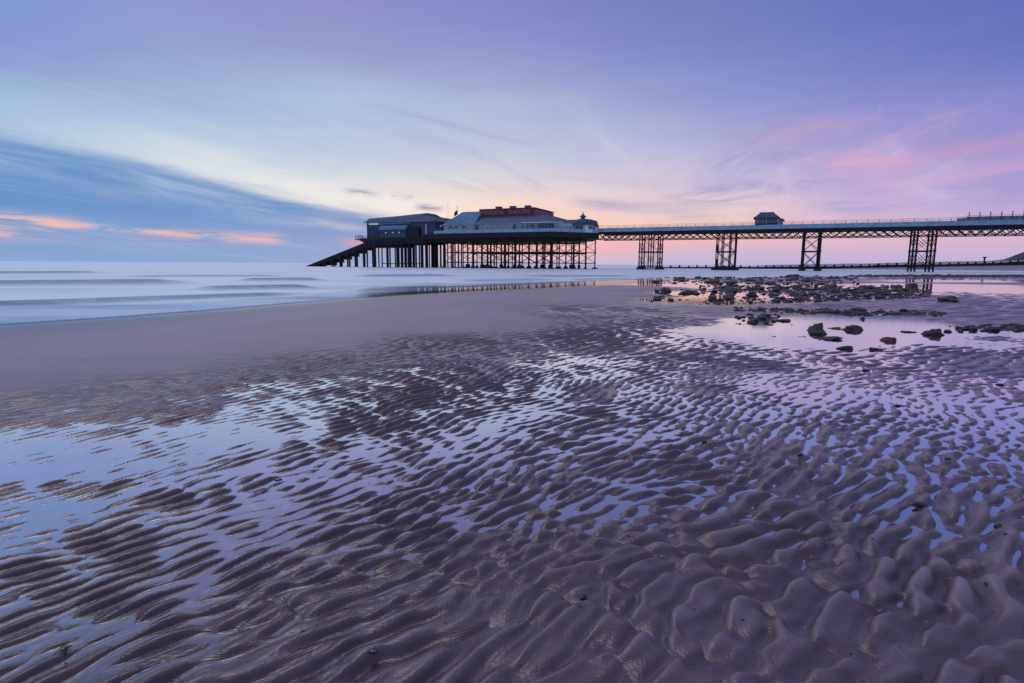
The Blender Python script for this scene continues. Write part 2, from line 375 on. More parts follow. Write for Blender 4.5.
for row in CT:
    if row[1] > 560 and row[0] > 400: row[3] *= .74; row[2] += .002
    elif row[1] > 470 and row[0] > 400: row[3] *= .88
    if row[1] < 400 and row[3] > .004 and row[1] > 300: row[4] *= .1; row[5] = 1.0; row[6] = .6
    if row[3] > .004 and row[1] > 300: row[2] -= .0045 * np.clip((690 - row[1]) / 110, 0, 1)
    if row[3] > .004 and 365 < row[1] < 560 and 200 < row[0] < 1100: row[2] -= .0035
    if row[3] > .004 and row[1] > 400 and row[0] > 280: row[4] *= .3; row[6] = max(row[6], .8)
_gx = np.array([ground(a, b) for a, b in CT[:, :2]])
CT_AZ = np.degrees(np.arctan2(_gx[:, 0], _gx[:, 1])); CT_LR = np.log(np.hypot(_gx[:, 0], _gx[:, 1]))

def table(az, lr):
    """inverse-distance blend of the control table on a coarse grid, then bilinear"""
    A = np.linspace(-70, 70, 211); Lr = np.linspace(math.log(0.8), math.log(400), 221)
    GA, GL = np.meshgrid(A, Lr)
    num = np.zeros(GA.shape + (5,)); den = np.zeros(GA.shape)
    for k in range(len(CT)):
        q = ((GA - CT_AZ[k]) / 9.0) ** 2 + ((GL - CT_LR[k]) / 0.16) ** 2
        w = 1.0 / (q + 0.03) ** 2
        den += w; num += w[..., None] * CT[k, 2:]
    num /= den[..., None]
    u = np.clip((az - A[0]) / (A[1] - A[0]), 0, len(A) - 1.001); v = np.clip((lr - Lr[0]) / (Lr[1] - Lr[0]), 0, len(Lr) - 1.001)
    i = u.astype(int); j = v.astype(int); fu = (u - i)[..., None]; fv = (v - j)[..., None]
    return num[j, i] * (1 - fu) * (1 - fv) + num[j, i + 1] * fu * (1 - fv) + num[j + 1, i] * (1 - fu) * fv + num[j + 1, i + 1] * fu * fv

CELL, NT = 0.02, 1400
WLIFT = 0.0
CREST = R(90 - 29)        # crests run 29 degrees right of straight ahead
Wx = lowpass(NT, CELL, .55, .55, 0); Wy = lowpass(NT, CELL, .55, .55, 0)
def crested(lam, az_deg, spread, width, N=NT, cell=CELL):
    """complex field of short-crested ripples: wavelength, azimuth of the crests, angular spread"""
    k = np.fft.fftfreq(N, cell) * 2 * np.pi
    KX, KY = np.meshgrid(k, k)
    K = np.hypot(KX, KY); k0 = 2 * np.pi / lam
    a = R(az_deg); n = (math.cos(a), -math.sin(a))            # across the crests, towards the viewer's right
    th = np.arctan2(KX * -n[1] + KY * n[0], KX * n[0] + KY * n[1])
    F = np.exp(-((K - k0) / (width * k0)) ** 2 - (th / R(spread)) ** 2)
    f = np.fft.ifft2(np.fft.fft2(rng.standard_normal((N, N)) + 1j * rng.standard_normal((N, N))) * F)
    return f / np.sqrt(np.mean(np.abs(f) ** 2))
RP1 = crested(.105, 30, 14, .22)
RP1B = crested(.140, 34, 22, .24)
RP2 = crested(.135, 40, 28, .24)
RP3 = crested(.165, 46, 38, .25)
RP4 = crested(.250, 58, 40, .26)
RP5 = crested(.80, 70, 40, .3, 700, .08)
PATCH = lowpass(NT, CELL, .9, .5, CREST); LOW = lowpass(NT, CELL, 1.6, .8, CREST); MID = lowpass(NT, CELL, .28, .2, CREST)
FAR1 = lowpass(NT, CELL * 12, 9.0, 3.0, R(5)); 

def ripple(T, X, Y, skew, cell=CELL):
    c = samp(T, cell, X, Y)
    A = np.abs(c); ph = np.angle(c)
    ph = ph + skew * np.cos(ph)
    t = 0.5 + 0.5 * np.cos(ph)
    return np.minimum(A, 1.7) ** .8 * (1.12 - .12 * A) * t ** 1.2

def sand_height(X, Y):
    r = np.hypot(X, Y) + 1e-9
    az = np.degrees(np.arctan2(X, Y)); lr = np.log(r)
    T = table(az, lr)
    sc = np.clip(1.12 - .05 * r, .72, 1)
    base, amp = T[:, 0] + T[:, 1] * (1 - sc) * .3, T[:, 1] * sc; w = T[:, 2:5]; w = w / (w.sum(1, keepdims=True) + 1e-6)
    dx = samp(Wx, CELL, X, Y) * 0.075; dy = samp(Wy, CELL, X, Y) * 0.075
    Xw, Yw = X + dx, Y + dy
    near = np.clip((60 - r) / 30, 0, 1)
    # sharpen the weights: each place has one dominant size of ripple
    w = w ** 2; w = w / (w.sum(1, keepdims=True) + 1e-6)
    nr_ = np.clip((3.5 - r) / .7, -1, 1); rt_ = np.clip((X + .45) / .5, 0, 1)
    sk = .88 * (rt_ * nr_ - (1 - rt_))
    w4 = np.clip((r - 7.5) / 5.0, 0, 1); w5 = np.clip((r - 13) / 9, 0, 1)
    h = w[:, 0] * (.55 * ripple(RP1, Xw, Yw, sk) + .50 * ripple(RP1B, Xw, Yw, sk))
    h = h + w[:, 1] * ripple(RP2, Xw, Yw, sk) + w[:, 2] * (.95 * ripple(RP3, Xw, Yw, sk) + .30 * ripple(RP1B, Yw, Xw, .5))
    h = h * (1 - w4) + w4 * 1.15 * ripple(RP4, Xw, Yw, sk)
    hn = np.clip(h, 0, 2)
    h = .35 * h + .78 * (1 - np.exp(-(1.45 * hn) ** 1.9))
    h = h * (1 - w5) + w5 * 1.5 * ripple(RP5, Xw, Yw, sk, .08)
    pt = np.clip(0.92 + 0.16 * samp(PATCH, CELL, X, Y), .45, 1.5)
    z = base + WLIFT * np.clip(amp / .02, 0, 1) * np.clip((base + .022) / .012, 0, 1) + amp * 1.4 * h * pt * near
    flat = np.clip(amp / 0.02, 0, 1)
    z = z + flat * near * (0.0030 * samp(LOW, CELL, X, Y) + 0.0026 * samp(MID, CELL, X, Y))
    z = z + (1 - flat) * 0.006 * samp(LOW, CELL, X * .4, Y * .4)
    z = z + np.clip((r - 45) / 60, 0, 1) * 0.05 * samp(FAR1, CELL * 12, X, Y)
    # seaward slope
    ds = signed_dist(SHORE, X, Y)
    z = np.minimum(z, np.where(ds > 0, ds * 0.022, ds * 0.03))
    z = np.maximum(z, -1.5)
    # upper beach far to the right, rising to the shore
    fb = np.clip((X - 0.42 * Y - 10) / 116, 0, 1.6) * np.clip((Y - 232) / 28, 0, 1.6)
    z = np.maximum(z, np.where(Y > 232, -0.3 + 2.6 * fb, -9))
    return z, ds

def polar_mesh(name, rs, az, zfun):
    nr, na = len(rs), len(az)
    RR, AA = np.meshgrid(rs, np.radians(az), indexing='ij')
    X = (RR * np.sin(AA)).ravel(); Y = (RR * np.cos(AA)).ravel()
    Z, extra = zfun(X, Y)
    me = bpy.data.meshes.new(name)
    idx = np.arange(nr * na).reshape(nr, na)
    q = np.stack([idx[:-1, :-1], idx[1:, :-1], idx[1:, 1:], idx[:-1, 1:]], -1).reshape(-1, 4)[:, ::-1]
    return me, X, Y, Z, q, extra
def fill(me, V, q):
    me.vertices.add(len(V)); me.vertices.foreach_set('co', V.astype(np.float32).ravel())
    me.loops.add(q.size); me.loops.foreach_set('vertex_index', q.astype(np.int32).ravel())
    me.polygons.add(len(q)); me.polygons.foreach_set('loop_start', np.arange(0, q.size, 4, dtype=np.int32))
    me.polygons.foreach_set('loop_total', np.full(len(q), 4, dtype=np.int32))
    me.polygons.foreach_set('use_smooth', np.ones(len(q), dtype=bool))
    me.update(calc_edges=True)
def attr(me, name, v):
    a = me.attributes.new(name, 'FLOAT', 'POINT'); a.data.foreach_set('value', v.astype(np.float32))

def steps(*seg):
    out = []
    for a, b, s in seg: out += list(np.arange(a, b, s))
    return np.array(out)

# --- sand material
def sand_material():
    m, g, out = new_mat('wet_sand')
    b = g.n('ShaderNodeBsdfPrincipled')
    geo = g.n('ShaderNodeNewGeometry'); P = geo.outputs['Position']
    sp = g.n('ShaderNodeSeparateXYZ'); g.link(P, sp.inputs[0])
    hgt = sp.outputs[2]
    n1 = g.noise(P, 1.3, 5, 0.6); n2 = g.noise(P, 22.0, 5, 0.65); n3 = g.noise(P, 220.0, 3, 0.7)
    mp4 = g.n('ShaderNodeMapping'); mp4.inputs['Rotation'].default_value = (0, 0, R(-58)); mp4.inputs['Scale'].default_value = (0.25, 2.2, 1); g.link(P, mp4.inputs[0])
    n4 = g.noise(mp4.outputs[0], 1.6, 7, 0.68, 0.5)
    dry = g.rng(g.add(hgt, g.mul(g.sub(n1, 0.5), 0.03)), 0.006, 0.10)       # drained sand of the bar
    wetc = g.mix(n1, (0.064, 0.044, 0.054), (0.088, 0.062, 0.074))
    dryc = g.mix(n1, (0.235, 0.190, 0.235), (0.280, 0.232, 0.278))
    dryc = g.mix(g.mul(g.rng(n4, 0.48, 0.68), 0.45), dryc, (0.150, 0.120, 0.150))
    c = g.mix(dry, wetc, dryc)
    c = g.mix(g.mul(g.rng(n2, 0.50, 0.72), 0.35), c, (0.06, 0.05, 0.055))
    c = g.mix(g.mul(g.rng(n3, 0.58, 0.70), 0.5), c, (0.03, 0.026, 0.028))
    c = g.mix(g.mul(g.rng(n3, 0.42, 0.32), 0.30), c, (0.19, 0.15, 0.19))
    g.link(c, b.inputs['Base Color'])
    wet = g.rng(g.add(hgt, g.mul(g.sub(n2, 0.5), 0.012)), 0.002, 0.024, 0.08, 0.28)
    rough = g.add(wet, g.mul(dry, 0.16))
    g.link(rough, b.inputs['Roughness'])
    b.inputs['Specular IOR Level'].default_value = 0.75
    # drained-water contour lines, small grains
    terr = g.m('SINE', g.mul(g.add(hgt, g.mul(n2, 0.0045)), 2 * PI / 0.0052))
    cdn = g.n('ShaderNodeCameraData')
    hh = g.add(g.mul(terr, 0.00045), g.add(g.mul(n3, 0.0014), g.mul(n2, 0.0055)))
    bp = g.n('ShaderNodeBump'); bp.inputs['Strength'].default_value = 0.75; bp.inputs['Distance'].default_value = 1.0
    g.link(hh, bp.inputs['Height']); g.link(bp.outputs[0], b.inputs['Normal'])
    g.link(b.outputs[0], out.inputs['Surface'])
    return m

az = np.concatenate([np.arange(-180, -72, 6.0), np.arange(-72, -48, 0.3), np.arange(-48, 48, 0.115), np.arange(48, 72, 0.3), np.arange(72, 180.1, 6.0)])
rs = steps((0.3, 1.5, .08), (1.5, 4.0, .007), (4.0, 9.0, .012), (9.0, 18.0, .025), (18.0, 42.0, .09), (42.0, 120.0, .5), (120.0, 420.0, 2.5), (420.0, 900, 30), (900, 6001, 500))
me, X, Y, Z, q, ds = polar_mesh('beach', rs, az, sand_height)
keep_z = Z
fill(me, np.stack([X, Y, Z], 1), q)
beach = bpy.data.objects.new('beach', me); COL.objects.link(beach); me.materials.append(sand_material())
tag(beach, 'wet rippled sand of the beach at low tide with a smooth sand bar', 'beach', kind='structure')

def sand_at(x, y):
    z, _ = sand_height(np.array([x], float), np.array([y], float)); return float(z[0])

# --- water: the sea and the shallow pools meet under the sand bar
SWELLS = []
for (pa, pb, hgt, wid) in [((-150, 287), (215, 283), .26, 3.4), ((185, 290), (320, 287), .16, 2.2), ((230, 280.5), (330, 280), .16, 4.0), ((-150, 311), (330, 293.5), .13, 1.3),
                            ((-100, 273.5), (120, 273), .20, 6.0), ((520, 277), (650, 276.3), .14, 5.0), ((430, 282), (560, 279.5), .12, 2.6), ((560, 280.5), (640, 279), .12, 2.4), ((350, 276.5), (470, 276), .16, 5), ((100, 277), (300, 276), .12, 4)]:
    A = np.array(ground(*pa)); B = np.array(ground(*pb)); SWELLS.append((A, B, hgt, wid))
WN = lowpass(512, 1.0, 14, 3.5, R(12))
WN2 = lowpass(512, .25, 3.0, .7, R(14))
def water_height(X, Y):
    ds = signed_dist(SHORE, X, Y)
    z = np.zeros_like(X); face = np.zeros_like(X)
    r = np.hypot(X, Y)
    sea = np.clip((-ds - 1.5) / 8.0, 0, 1)
    wob = samp(WN, 1.0, X, Y)
    for A, B, hgt, wid in SWELLS:
        d = B - A; L = np.hypot(*d); u = d / L; n = np.array([-u[1], u[0]])
        a = (X - A[0]) * u[0] + (Y - A[1]) * u[1]; c = (X - A[0]) * n[0] + (Y - A[1]) * n[1] + wob * wid * .45
        endf = np.clip(np.minimum(a, L - a) / (0.22 * L), 0, 1); endf = endf * endf * (3 - 2 * endf)
        q = np.where(c < 0, c / (wid * .55), c / (wid * 1.5))
        z += 1.3 * hgt * endf * np.exp(-q * q)
        qf = (c + wid * .25) / (wid * .62); face = np.maximum(face, endf * np.exp(-qf * qf) * min(1, hgt / .16))
    z += sea * (0.030 * wob + 0.004 * samp(WN2, .25, X, Y))
    z *= np.clip((-ds - 0.5) / 3.0, 0, 1) * np.clip((900 - r) / 500, 0, 1)
    return z, np.stack([ds, face], 1)
azw = np.concatenate([np.arange(-180, -54, 6.0), np.arange(-54, 54, 0.4), np.arange(54, 180.1, 6.0)])
rw = steps((0.3, 12, 0.3), (12, 60, .12), (60, 160, .5), (160, 400, 2.0), (400, 1000, 20), (1000, 9001, 400))
_, WX, WY, WZ, WQ, WDS = polar_mesh('water', rw, azw, water_height)

def water_material(name, sea):
    m, g, out = new_mat(name)
    geo = g.n('ShaderNodeNewGeometry'); P = geo.outputs['Position']
    fr = g.n('ShaderNodeFresnel'); fr.inputs['IOR'].default_value = 1.333
    gl = g.n('ShaderNodeBsdfGlossy'); gl.inputs['Color'].default_value = (0.85, 0.97, 1.0, 1) if sea else (1, 1, 1, 1)
    if not sea:
        bp = g.n('ShaderNodeBump'); bp.inputs['Strength'].default_value = 0.25; bp.inputs['Distance'].default_value = 1.0
        g.link(g.mul(g.noise(P, 9.0, 3, 0.5), 0.0018), bp.inputs['Height'])
        gl.inputs['Roughness'].default_value = 0.035
        g.link(bp.outputs[0], gl.inputs['Normal'])
        lw = g.n('ShaderNodeLayerWeight'); lw.inputs['Blend'].default_value = 0.5
        fac = g.rng(lw.outputs['Facing'], 0.30, 0.82, 0.06, 0.88)
        tr = g.n('ShaderNodeBsdfTransparent'); tr.inputs[0].default_value = (0.80, 0.84, 0.88, 1)
        mx = g.n('ShaderNodeMixShader'); g.link(fac, mx.inputs[0]); g.link(tr.outputs[0], mx.inputs[1]); g.link(gl.outputs[0], mx.inputs[2])
        g.link(mx.outputs[0], out.inputs['Surface'])
        return m
    at = g.n('ShaderNodeAttribute'); at.attribute_name = 'off_shore'
    d = at.outputs['Fac']
    mp = g.n('ShaderNodeVectorMath', operation='MULTIPLY'); g.link(P, mp.inputs[0]); mp.inputs[1].default_value = (0.05, 0.22, 1.0)
    n1 = g.noise(mp.outputs[0], 1.0, 5, 0.6)
    n2 = g.noise(mp.outputs[0], 9.0, 4, 0.6)
    amp = g.rng(d, 3.5, 14.0)
    bp = g.n('ShaderNodeBump'); bp.inputs['Strength'].default_value = 1.0; bp.inputs['Distance'].default_value = 1.0
    g.link(g.mul(amp, g.add(g.mul(n1, 0.32), g.mul(n2, 0.06))), bp.inputs['Height'])
    g.link(g.add(0.05, g.mul(g.rng(d, 3.0, 12.0), 0.30)), gl.inputs['Roughness'])
    g.link(bp.outputs[0], gl.inputs['Normal'])
    df = g.n('ShaderNodeBsdfDiffuse')
    sx = g.n('ShaderNodeSeparateXYZ'); g.link(P, sx.inputs[0])
    left = g.rng(sx.outputs[0], -5.0, -9.0)
    foam_sheen = g.mul(g.rng(n1, 0.28, 0.55), g.m('MAXIMUM', g.rng(d, 3.5, 9.0), g.mul(left, g.rng(d, 0.1, 1.0))))  # milky foam, plus bright sky reflection put in as pale colour
    af = g.n('ShaderNodeAttribute'); af.attribute_name = 'swell_face'
    clear = g.mul(af.outputs['Fac'], g.rng(n2, 0.25, 0.6, 0.75, 1.0))  # unfoamed swell slopes, painted darker for their weaker reflection towards the viewer
    foam_sheen = g.mul(foam_sheen, g.sub(1.0, clear))
    water_shaded = g.mix(clear, (0.25, 0.38, 0.47), (0.10, 0.17, 0.27))
    g.link(g.mix(g.mul(foam_sheen, 0.9), water_shaded, (0.80, 0.92, 0.96)), df.inputs[0])
    shallow = g.n('ShaderNodeBsdfTransparent')
    under = g.n('ShaderNodeMixShader'); g.link(g.m('MAXIMUM', g.rng(d, 0.2, 3.0), g.mul(left, g.rng(d, 0.05, 0.6))), under.inputs[0]); g.link(shallow.outputs[0], under.inputs[1]); g.link(df.outputs[0], under.inputs[2])
    mx = g.n('ShaderNodeMixShader'); g.link(g.m('MINIMUM', fr.outputs[0], g.sub(g.sub(0.55, g.mul(clear, 0.30)), g.mul(g.mul(left, g.rng(d, 7.0, 2.0)), 0.25))), mx.inputs[0]); g.link(under.outputs[0], mx.inputs[1]); g.link(gl.outputs[0], mx.inputs[2])
    g.link(mx.outputs[0], out.inputs['Surface'])
    return m
WFACE = WDS[:, 1]; WDS = WDS[:, 0]
fds = WDS[WQ].mean(1)
for nm, msk, lab, sea in (('sea', fds < 1.2, 'calm grey-blue sea with low smooth swells beyond the sand bar', True), ('tide_pool_water', fds >= 1.2, 'still shallow water standing between the sand ripples and in the tide pools', False)):
    qq = WQ[msk]
    used, inv = np.unique(qq, return_inverse=True)
    m2 = bpy.data.meshes.new(nm)
    fill(m2, np.stack([WX[used], WY[used], WZ[used]], 1), inv.reshape(-1, 4))
    attr(m2, 'off_shore', -WDS[used]); attr(m2, 'swell_face', WFACE[used])
    o = bpy.data.objects.new(nm, m2); COL.objects.link(o); m2.materials.append(water_material(nm + '_surface', sea))
    tag(o, lab, 'sea' if sea else 'pool water', kind='structure')

# ------------------------------------------------------------------ mesh collector in the pier's own frame
S = 1.45
P0 = np.array((20.6, 139.0)); AX = np.array((-0.912, 0.41)) ; AX = AX / np.hypot(*AX); BX = np.array((-AX[0] * 0 + 0.41, 0.912)); BX = BX / np.hypot(*BX)
def L(a, b, z):
    a = a + 0.25 * min(1.0, max(0.0, a / 3.0)) - 1.45 * min(1.0, max(0.0, (a - 3) / 8.0))
    p = P0 + a * AX + b * BX
    return Vector((p[0] * S, p[1] * S, z * S))
class MB:
    """collects shapes given in the pier frame (a: seaward, b: across, z: up) into one mesh"""
    def __init__(s, org=(0, 0, 0)): s.bm = bmesh.new(); s.o = L(*org) if org != (0, 0, 0) else Vector((0, 0, 0))
    def v(s, p): return s.bm.verts.new(L(*p) - s.o)
    def face(s, pts): return s.bm.faces.new([s.v(p) for p in pts])
    def box(s, a0, a1, b0, b1, z0, z1):
        s.hexa([(a0, b0, z0), (a1, b0, z0), (a1, b1, z0), (a0, b1, z0)], [(a0, b0, z1), (a1, b0, z1), (a1, b1, z1), (a0, b1, z1)])
    def hexa(s, lo, hi):
        n = len(lo)
        A = [s.v(p) for p in lo]; B = [s.v(p) for p in hi]
        s.bm.faces.new(A[::-1]); s.bm.faces.new(B)
        for i in range(n):
            j = (i + 1) % n; s.bm.faces.new([A[i], A[j], B[j], B[i]])
    def prism_ab(s, poly, z0, z1):
        s.hexa([(a, b, z0) for a, b in poly], [(a, b, z1) for a, b in poly])
    def bar(s, p, q, w, h=None, n=4):
        p = L(*p) - s.o; q = L(*q) - s.o; h = h or w
        d = (q - p).normalized(); ref = Vector((0, 0, 1)) if abs(d.z) < .95 else Vector((AX[0], AX[1], 0))
        u = d.cross(ref).normalized(); w2 = u.cross(d).normalized()
        ra = []; rb = []
        for k in range(n):
            t = 2 * PI * k / n + PI / 4
            off = u * (math.cos(t) * w * S * .5 * (1.414 if n == 4 else 1)) + w2 * (math.sin(t) * h * S * .5 * (1.414 if n == 4 else 1))
            ra.append(s.bm.verts.new(p + off)); rb.append(s.bm.verts.new(q + off))
        s.bm.faces.new(ra[::-1]); s.bm.faces.new(rb)
        for k in range(n):
            j = (k + 1) % n; s.bm.faces.new([ra[k], ra[j], rb[j], rb[k]])
    def lathe(s, ca, cb, prof, n=8, rot=0.0):
        rings = []
        for r, z in prof:
            rings.append([s.v((ca + r * math.cos(rot + 2 * PI * k / n), cb + r * math.sin(rot + 2 * PI * k / n), z)) for k in range(n)])
        for i in range(len(rings) - 1):
            for k in range(n):
                j = (k + 1) % n; s.bm.faces.new([rings[i][k], rings[i][j], rings[i + 1][j], rings[i + 1][k]])
        s.bm.faces.new(rings[-1]); s.bm.faces.new(rings[0][::-1])
    def build(s, name, mat, parent=None, smooth=False):
        bmesh.ops.recalc_face_normals(s.bm, faces=s.bm.faces)
        me = bpy.data.meshes.new(name); s.bm.to_mesh(me); s.bm.free()
        me.materials.append(mat)
        if smooth:
            for p in me.polygons: p.use_smooth = True
        o = bpy.data.objects.new(name, me); COL.objects.link(o)
        if parent is not None:
            o.parent = parent
            if tuple(s.o) == (0, 0, 0):
                w = Vector((0, 0, 0)); q = parent
                while q is not None: w += q.location; q = q.parent
                o.location = -w
        else: o.location = s.o
        return o

# ------------------------------------------------------------------ pier
pier = empty('pier', L(-40, 3.4, 0))
tag(pier, 'long iron seaside pier on lattice trestles running from the shore to its wide head', 'pier')
A_END = -112
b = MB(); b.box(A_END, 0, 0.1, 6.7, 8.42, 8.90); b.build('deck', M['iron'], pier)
b = MB()
for bb in (-0.05, 6.7): b.box(A_END, 0, bb, bb + .15, 8.80, 9.58)
b.box(A_END, 0, -.12, 0.0, 9.58, 9.68)
b.build('deck_fascia', M['deckside'], pier)
def lattice(bb):
    g = MB()
    g.box(A_END, 0.5, bb - .09, bb + .09, 6.95, 7.13); g.box(A_END, 0.5, bb - .12, bb + .12, 8.22, 8.41)
    a = A_END + .1
    while a < 0:
        g.bar((a, bb - .06, 7.1), (a + 1.55, bb - .06, 8.3), .15); g.bar((a + 1.55, bb + .06, 7.1), (a, bb + .06, 8.3), .15)
        a += 1.55
    return g
lattice(.35).build('lattice_girder', M['iron_rust'], pier); lattice(6.4).build('lattice_girder', M['iron_rust'], pier)
for bb in (.02, 6.78):
    g = MB(); a = A_END
    while a < -.1:
        g.box(a - .035, a + .035, bb - .035, bb + .035, 9.685, 10.32); a += 1.95
    for z in (10.28, 10.02): g.bar((A_END, bb, z), (0, bb, z), .045)
    g.build('railing', M['rail'], pier)

def trestle(t, s, split, fat=1.0):
    tr = empty('trestle', (0, 0, 0), pier); tr.location = L(-t, 3.4, 0) - pier.location
    zt = 8.25
    bs = (0.35, 3.38, 6.4)
    for da in {12.06: (-s / 2, 0, s / 2), 28.9: (-s / 2, -s / 5, s / 5, s / 2)}.get(t, (-s / 2, s / 2)):
        if t < 30: fat = .5 if t > 20 else .8
        for bb in bs:
            m = MB(); m.bar((-t + da, bb, -.5), (-t + da, bb, zt), .34 * fat, n=10)
            m.lathe(-t + da, bb, [(.24 * fat, 3.9), (.24 * fat, 4.25)], 10)
            m.build('leg', M['iron_rust'], tr)
    m = MB()
    a0, a1 = -t - s / 2, -t + s / 2
    for z in (4.05, .75):
        for bb in bs: m.bar((a0, bb, z), (a1, bb, z), .17, .22)
        for a in (a0, a1): m.bar((a, bs[0], z + .02), (a, bs[2], z + .02), .14, .2)
    for bb in bs:
        for z0, z1 in ((.75, 4.0), (4.15, 7.0)):
            m.bar((a0, bb - .05, z0), (a1, bb - .05, z1), .075); m.bar((a1, bb + .05, z0), (a0, bb + .05, z1), .075)
    for a in (a0, a1):
        for i in (0, 1):
            for z0, z1 in ((.75, 4.0), (4.15, 7.0)):
                m.bar((a - .05, bs[i], z0), (a - .05, bs[i + 1], z1), .075); m.bar((a + .05, bs[i + 1], z0), (a + .05, bs[i], z1), .075)
    m.build('cross_brace', M['iron_rust'], tr)
    if split == 1:
        for a in (a0, a1):
            for bb in bs:
                m = MB(); m.lathe(a, bb, [(.62, -.6), (.60, .25), (.34, .62)], 8, .3); m.build('footing', M['concrete'], tr)
    elif split == 2:
        m = MB(); m.prism_ab([(a0 - .8, -.4), (a1 + .8, -.4), (a1 + .8, 7.2), (a0 - .8, 7.2)], -.6, .42)
        m.build('footing', M['concrete'], tr)
    return tr
trestle(12.06, 4.3, 1); trestle(28.9, 3.9, 2); trestle(45.9, 3.0, 1, 1.12); trestle(65.6, 3.0, 0); trestle(87.5, 3.0, 0)
# small landing stage on the sea side trestle
# head of the pier: deck, edge beam, piles
HEAD = [(-.2, 0), (8.6, -10), (39.6, -10), (45, -7.2), (46, -7.2), (46, 17), (6.5, 17), (1.6, 6.8)]
b = MB(); b.prism_ab(HEAD, 7.35, 8.62); b.build('head_deck', M['iron'], pier)
b = MB()
HE = [(0, 0), (8.6, -10), (39.6, -10), (41.5, -9.1)]
def edge_strip(m, pts, off, z0, z1, th):
    for i in range(len(pts) - 1):
        p = np.array(pts[i]); q_ = np.array(pts[i + 1]); d = (q_ - p) / np.hypot(*(q_ - p)); n = np.array((d[1], -d[0]))
        if n[1] > 0 and abs(n[1]) > .3: n = -n
        o0 = n * off; o1 = n * (off + th)
        m.prism_ab([tuple(p + o0), tuple(q_ + o0), tuple(q_ + o1), tuple(p + o1)], z0, z1)
edge_strip(b, HE, .02, 8.55, 9.30, .14)
b.build('head_fascia', M['deckside'], pier)
b = MB()
for i in range(len(HE) - 1):
    p = np.array(HE[i]); q_ = np.array(HE[i + 1]); n = max(1, int(np.hypot(*(q_ - p)) / 1.3))
    for k in range(n):
        c = p + (q_ - p) * k / n
        b.box(c[0] - .05, c[0] + .05, c[1] + .04, c[1] + .13, 9.2, 9.98)
    for z in (9.94, 9.62): b.bar((p[0], p[1] + .08, z), (q_[0], q_[1] + .08, z), .07)
b.build('railing', M['rail'], pier)
b = MB()
for bb in (-9.6, -4.6, .4, 6.4, 11.5, 16.6):
    a = 9 if bb < 0 and bb < -4 else 1.2
    if bb == -4.6: a = 4.6
    if bb > 6: a = 4.9
    if bb > 11: a = 9.0
    b.box(a, 45.6, bb - .1, bb + .1, 6.55, 6.72)
    while a < 44.4:
        b.bar((a, bb - .05, 6.6), (a + 1.3, bb - .05, 7.4), .12); b.bar((a + 1.3, bb + .05, 6.6), (a, bb + .05, 7.4), .12); a += 1.3
b.build('head_girder', M['iron'], pier)
piles = []
for bb in (-9.6, -4.6, .4, 6.4, 11.5, 16.6):
    for a in (.5, 4.9, 9.1, 13.3, 17.6, 21.8, 26.0, 30.3, 34.5, 38.6):
        if bb < -9 and a < 9: continue
        if bb < -4 and a < 4.5: continue
        if bb > 5 and a < 4.5: continue
        if bb > 10 and a < 9: continue
        piles.append((a + random.uniform(-.25, .25), bb))
prow = {}
for a, bb in piles:
    fat = random.choice((.30, .30, .34, .42))
    m = MB(); m.bar((a, bb, -.6), (a, bb, 7.4), fat, n=8)
    k = random.random()
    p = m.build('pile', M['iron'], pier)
    m = MB(); rr = random.choice((.42, .5, .62)); zt = random.choice((.25, .35, .6, 1.0))
    m.lathe(a, bb, [(rr * 1.15, -.6), (rr, zt * .8), (rr * .6, zt)], 8, random.random()); m.build('footing', M['concrete'], p)
b = MB()
rowsA = (.5, 4.9, 9.1, 13.3, 17.6, 21.8, 26.0, 30.3, 34.5, 38.6)
for bb in (-9.6, -4.6, .4, 6.4, 11.5, 16.6):
    a0 = 9.1 if bb < -9 else (4.9 if bb < -4 else (.5 if bb < 5 else (4.9 if bb < 7 else 9.1)))
    for z in (3.9, 1.35): b.bar((a0, bb, z), (38.6, bb, z), .16, .2)
for a in rowsA:
    b0 = -9.6 if a > 9 else (-4.6 if a > 4.5 else .4)
    b1 = 16.6 if a > 9 else (6.4 if a > 4.5 else .5)
    if b1 > b0 + 1:
        for z in (3.95, 1.4): b.bar((a, b0, z), (a, b1, z), .12, .16)
for bb in (-9.6, .4, 11.5):
    a0 = 2 if (bb < -9 or bb > 5) else 0
    for i in range(a0, len(rowsA) - 1):
        for z0, z1 in ((1.4, 3.8), (4.0, 6.5)):
            b.bar((rowsA[i], bb - .06, z0), (rowsA[i + 1], bb - .06, z1), .10); b.bar((rowsA[i + 1], bb + .06, z0), (rowsA[i], bb + .06, z1), .10)
b.build('cross_brace', M['iron'], pier)

# windbreak balustrade and lamp posts nearer the shore
wb = empty('windbreak', L(-90, 0, 9.7)); tag(wb, 'raised blue-grey windbreak screen with tall posts along the shoreward end of the pier', 'windbreak')
b = MB()
for bb in (.25,): b.box(A_END, -71.4, bb, bb + .1, 9.69, 10.42)
b.box(A_END, -71.4, 6.2, 6.3, 9.0, 10.55)
b.build('screen_panel', simple('blue_screen', (0.12, 0.18, 0.27), 0.3, 0.5, 2.0, col2=(0.34, 0.42, 0.52)), wb)
a = -71.8
while a > A_END:
    for bb, zt in ((.12, 11.05),):
        m = MB(); m.box(a - .06, a + .06, bb - .06, bb + .06, 9.69 if bb < 1 else 9.0, zt); m.box(a - .10, a + .10, bb - .1, bb + .1, zt, zt + .12); m.build('post', M['rail'], wb)
    a -= 1.62
b = MB(); b.bar((A_END, .14, 10.62), (-71.4, .14, 10.62), .06); b.bar((A_END, 6.42, 10.8), (-71.4, 6.42, 10.8), .06); b.build('hand_rail', M['rail'], wb)

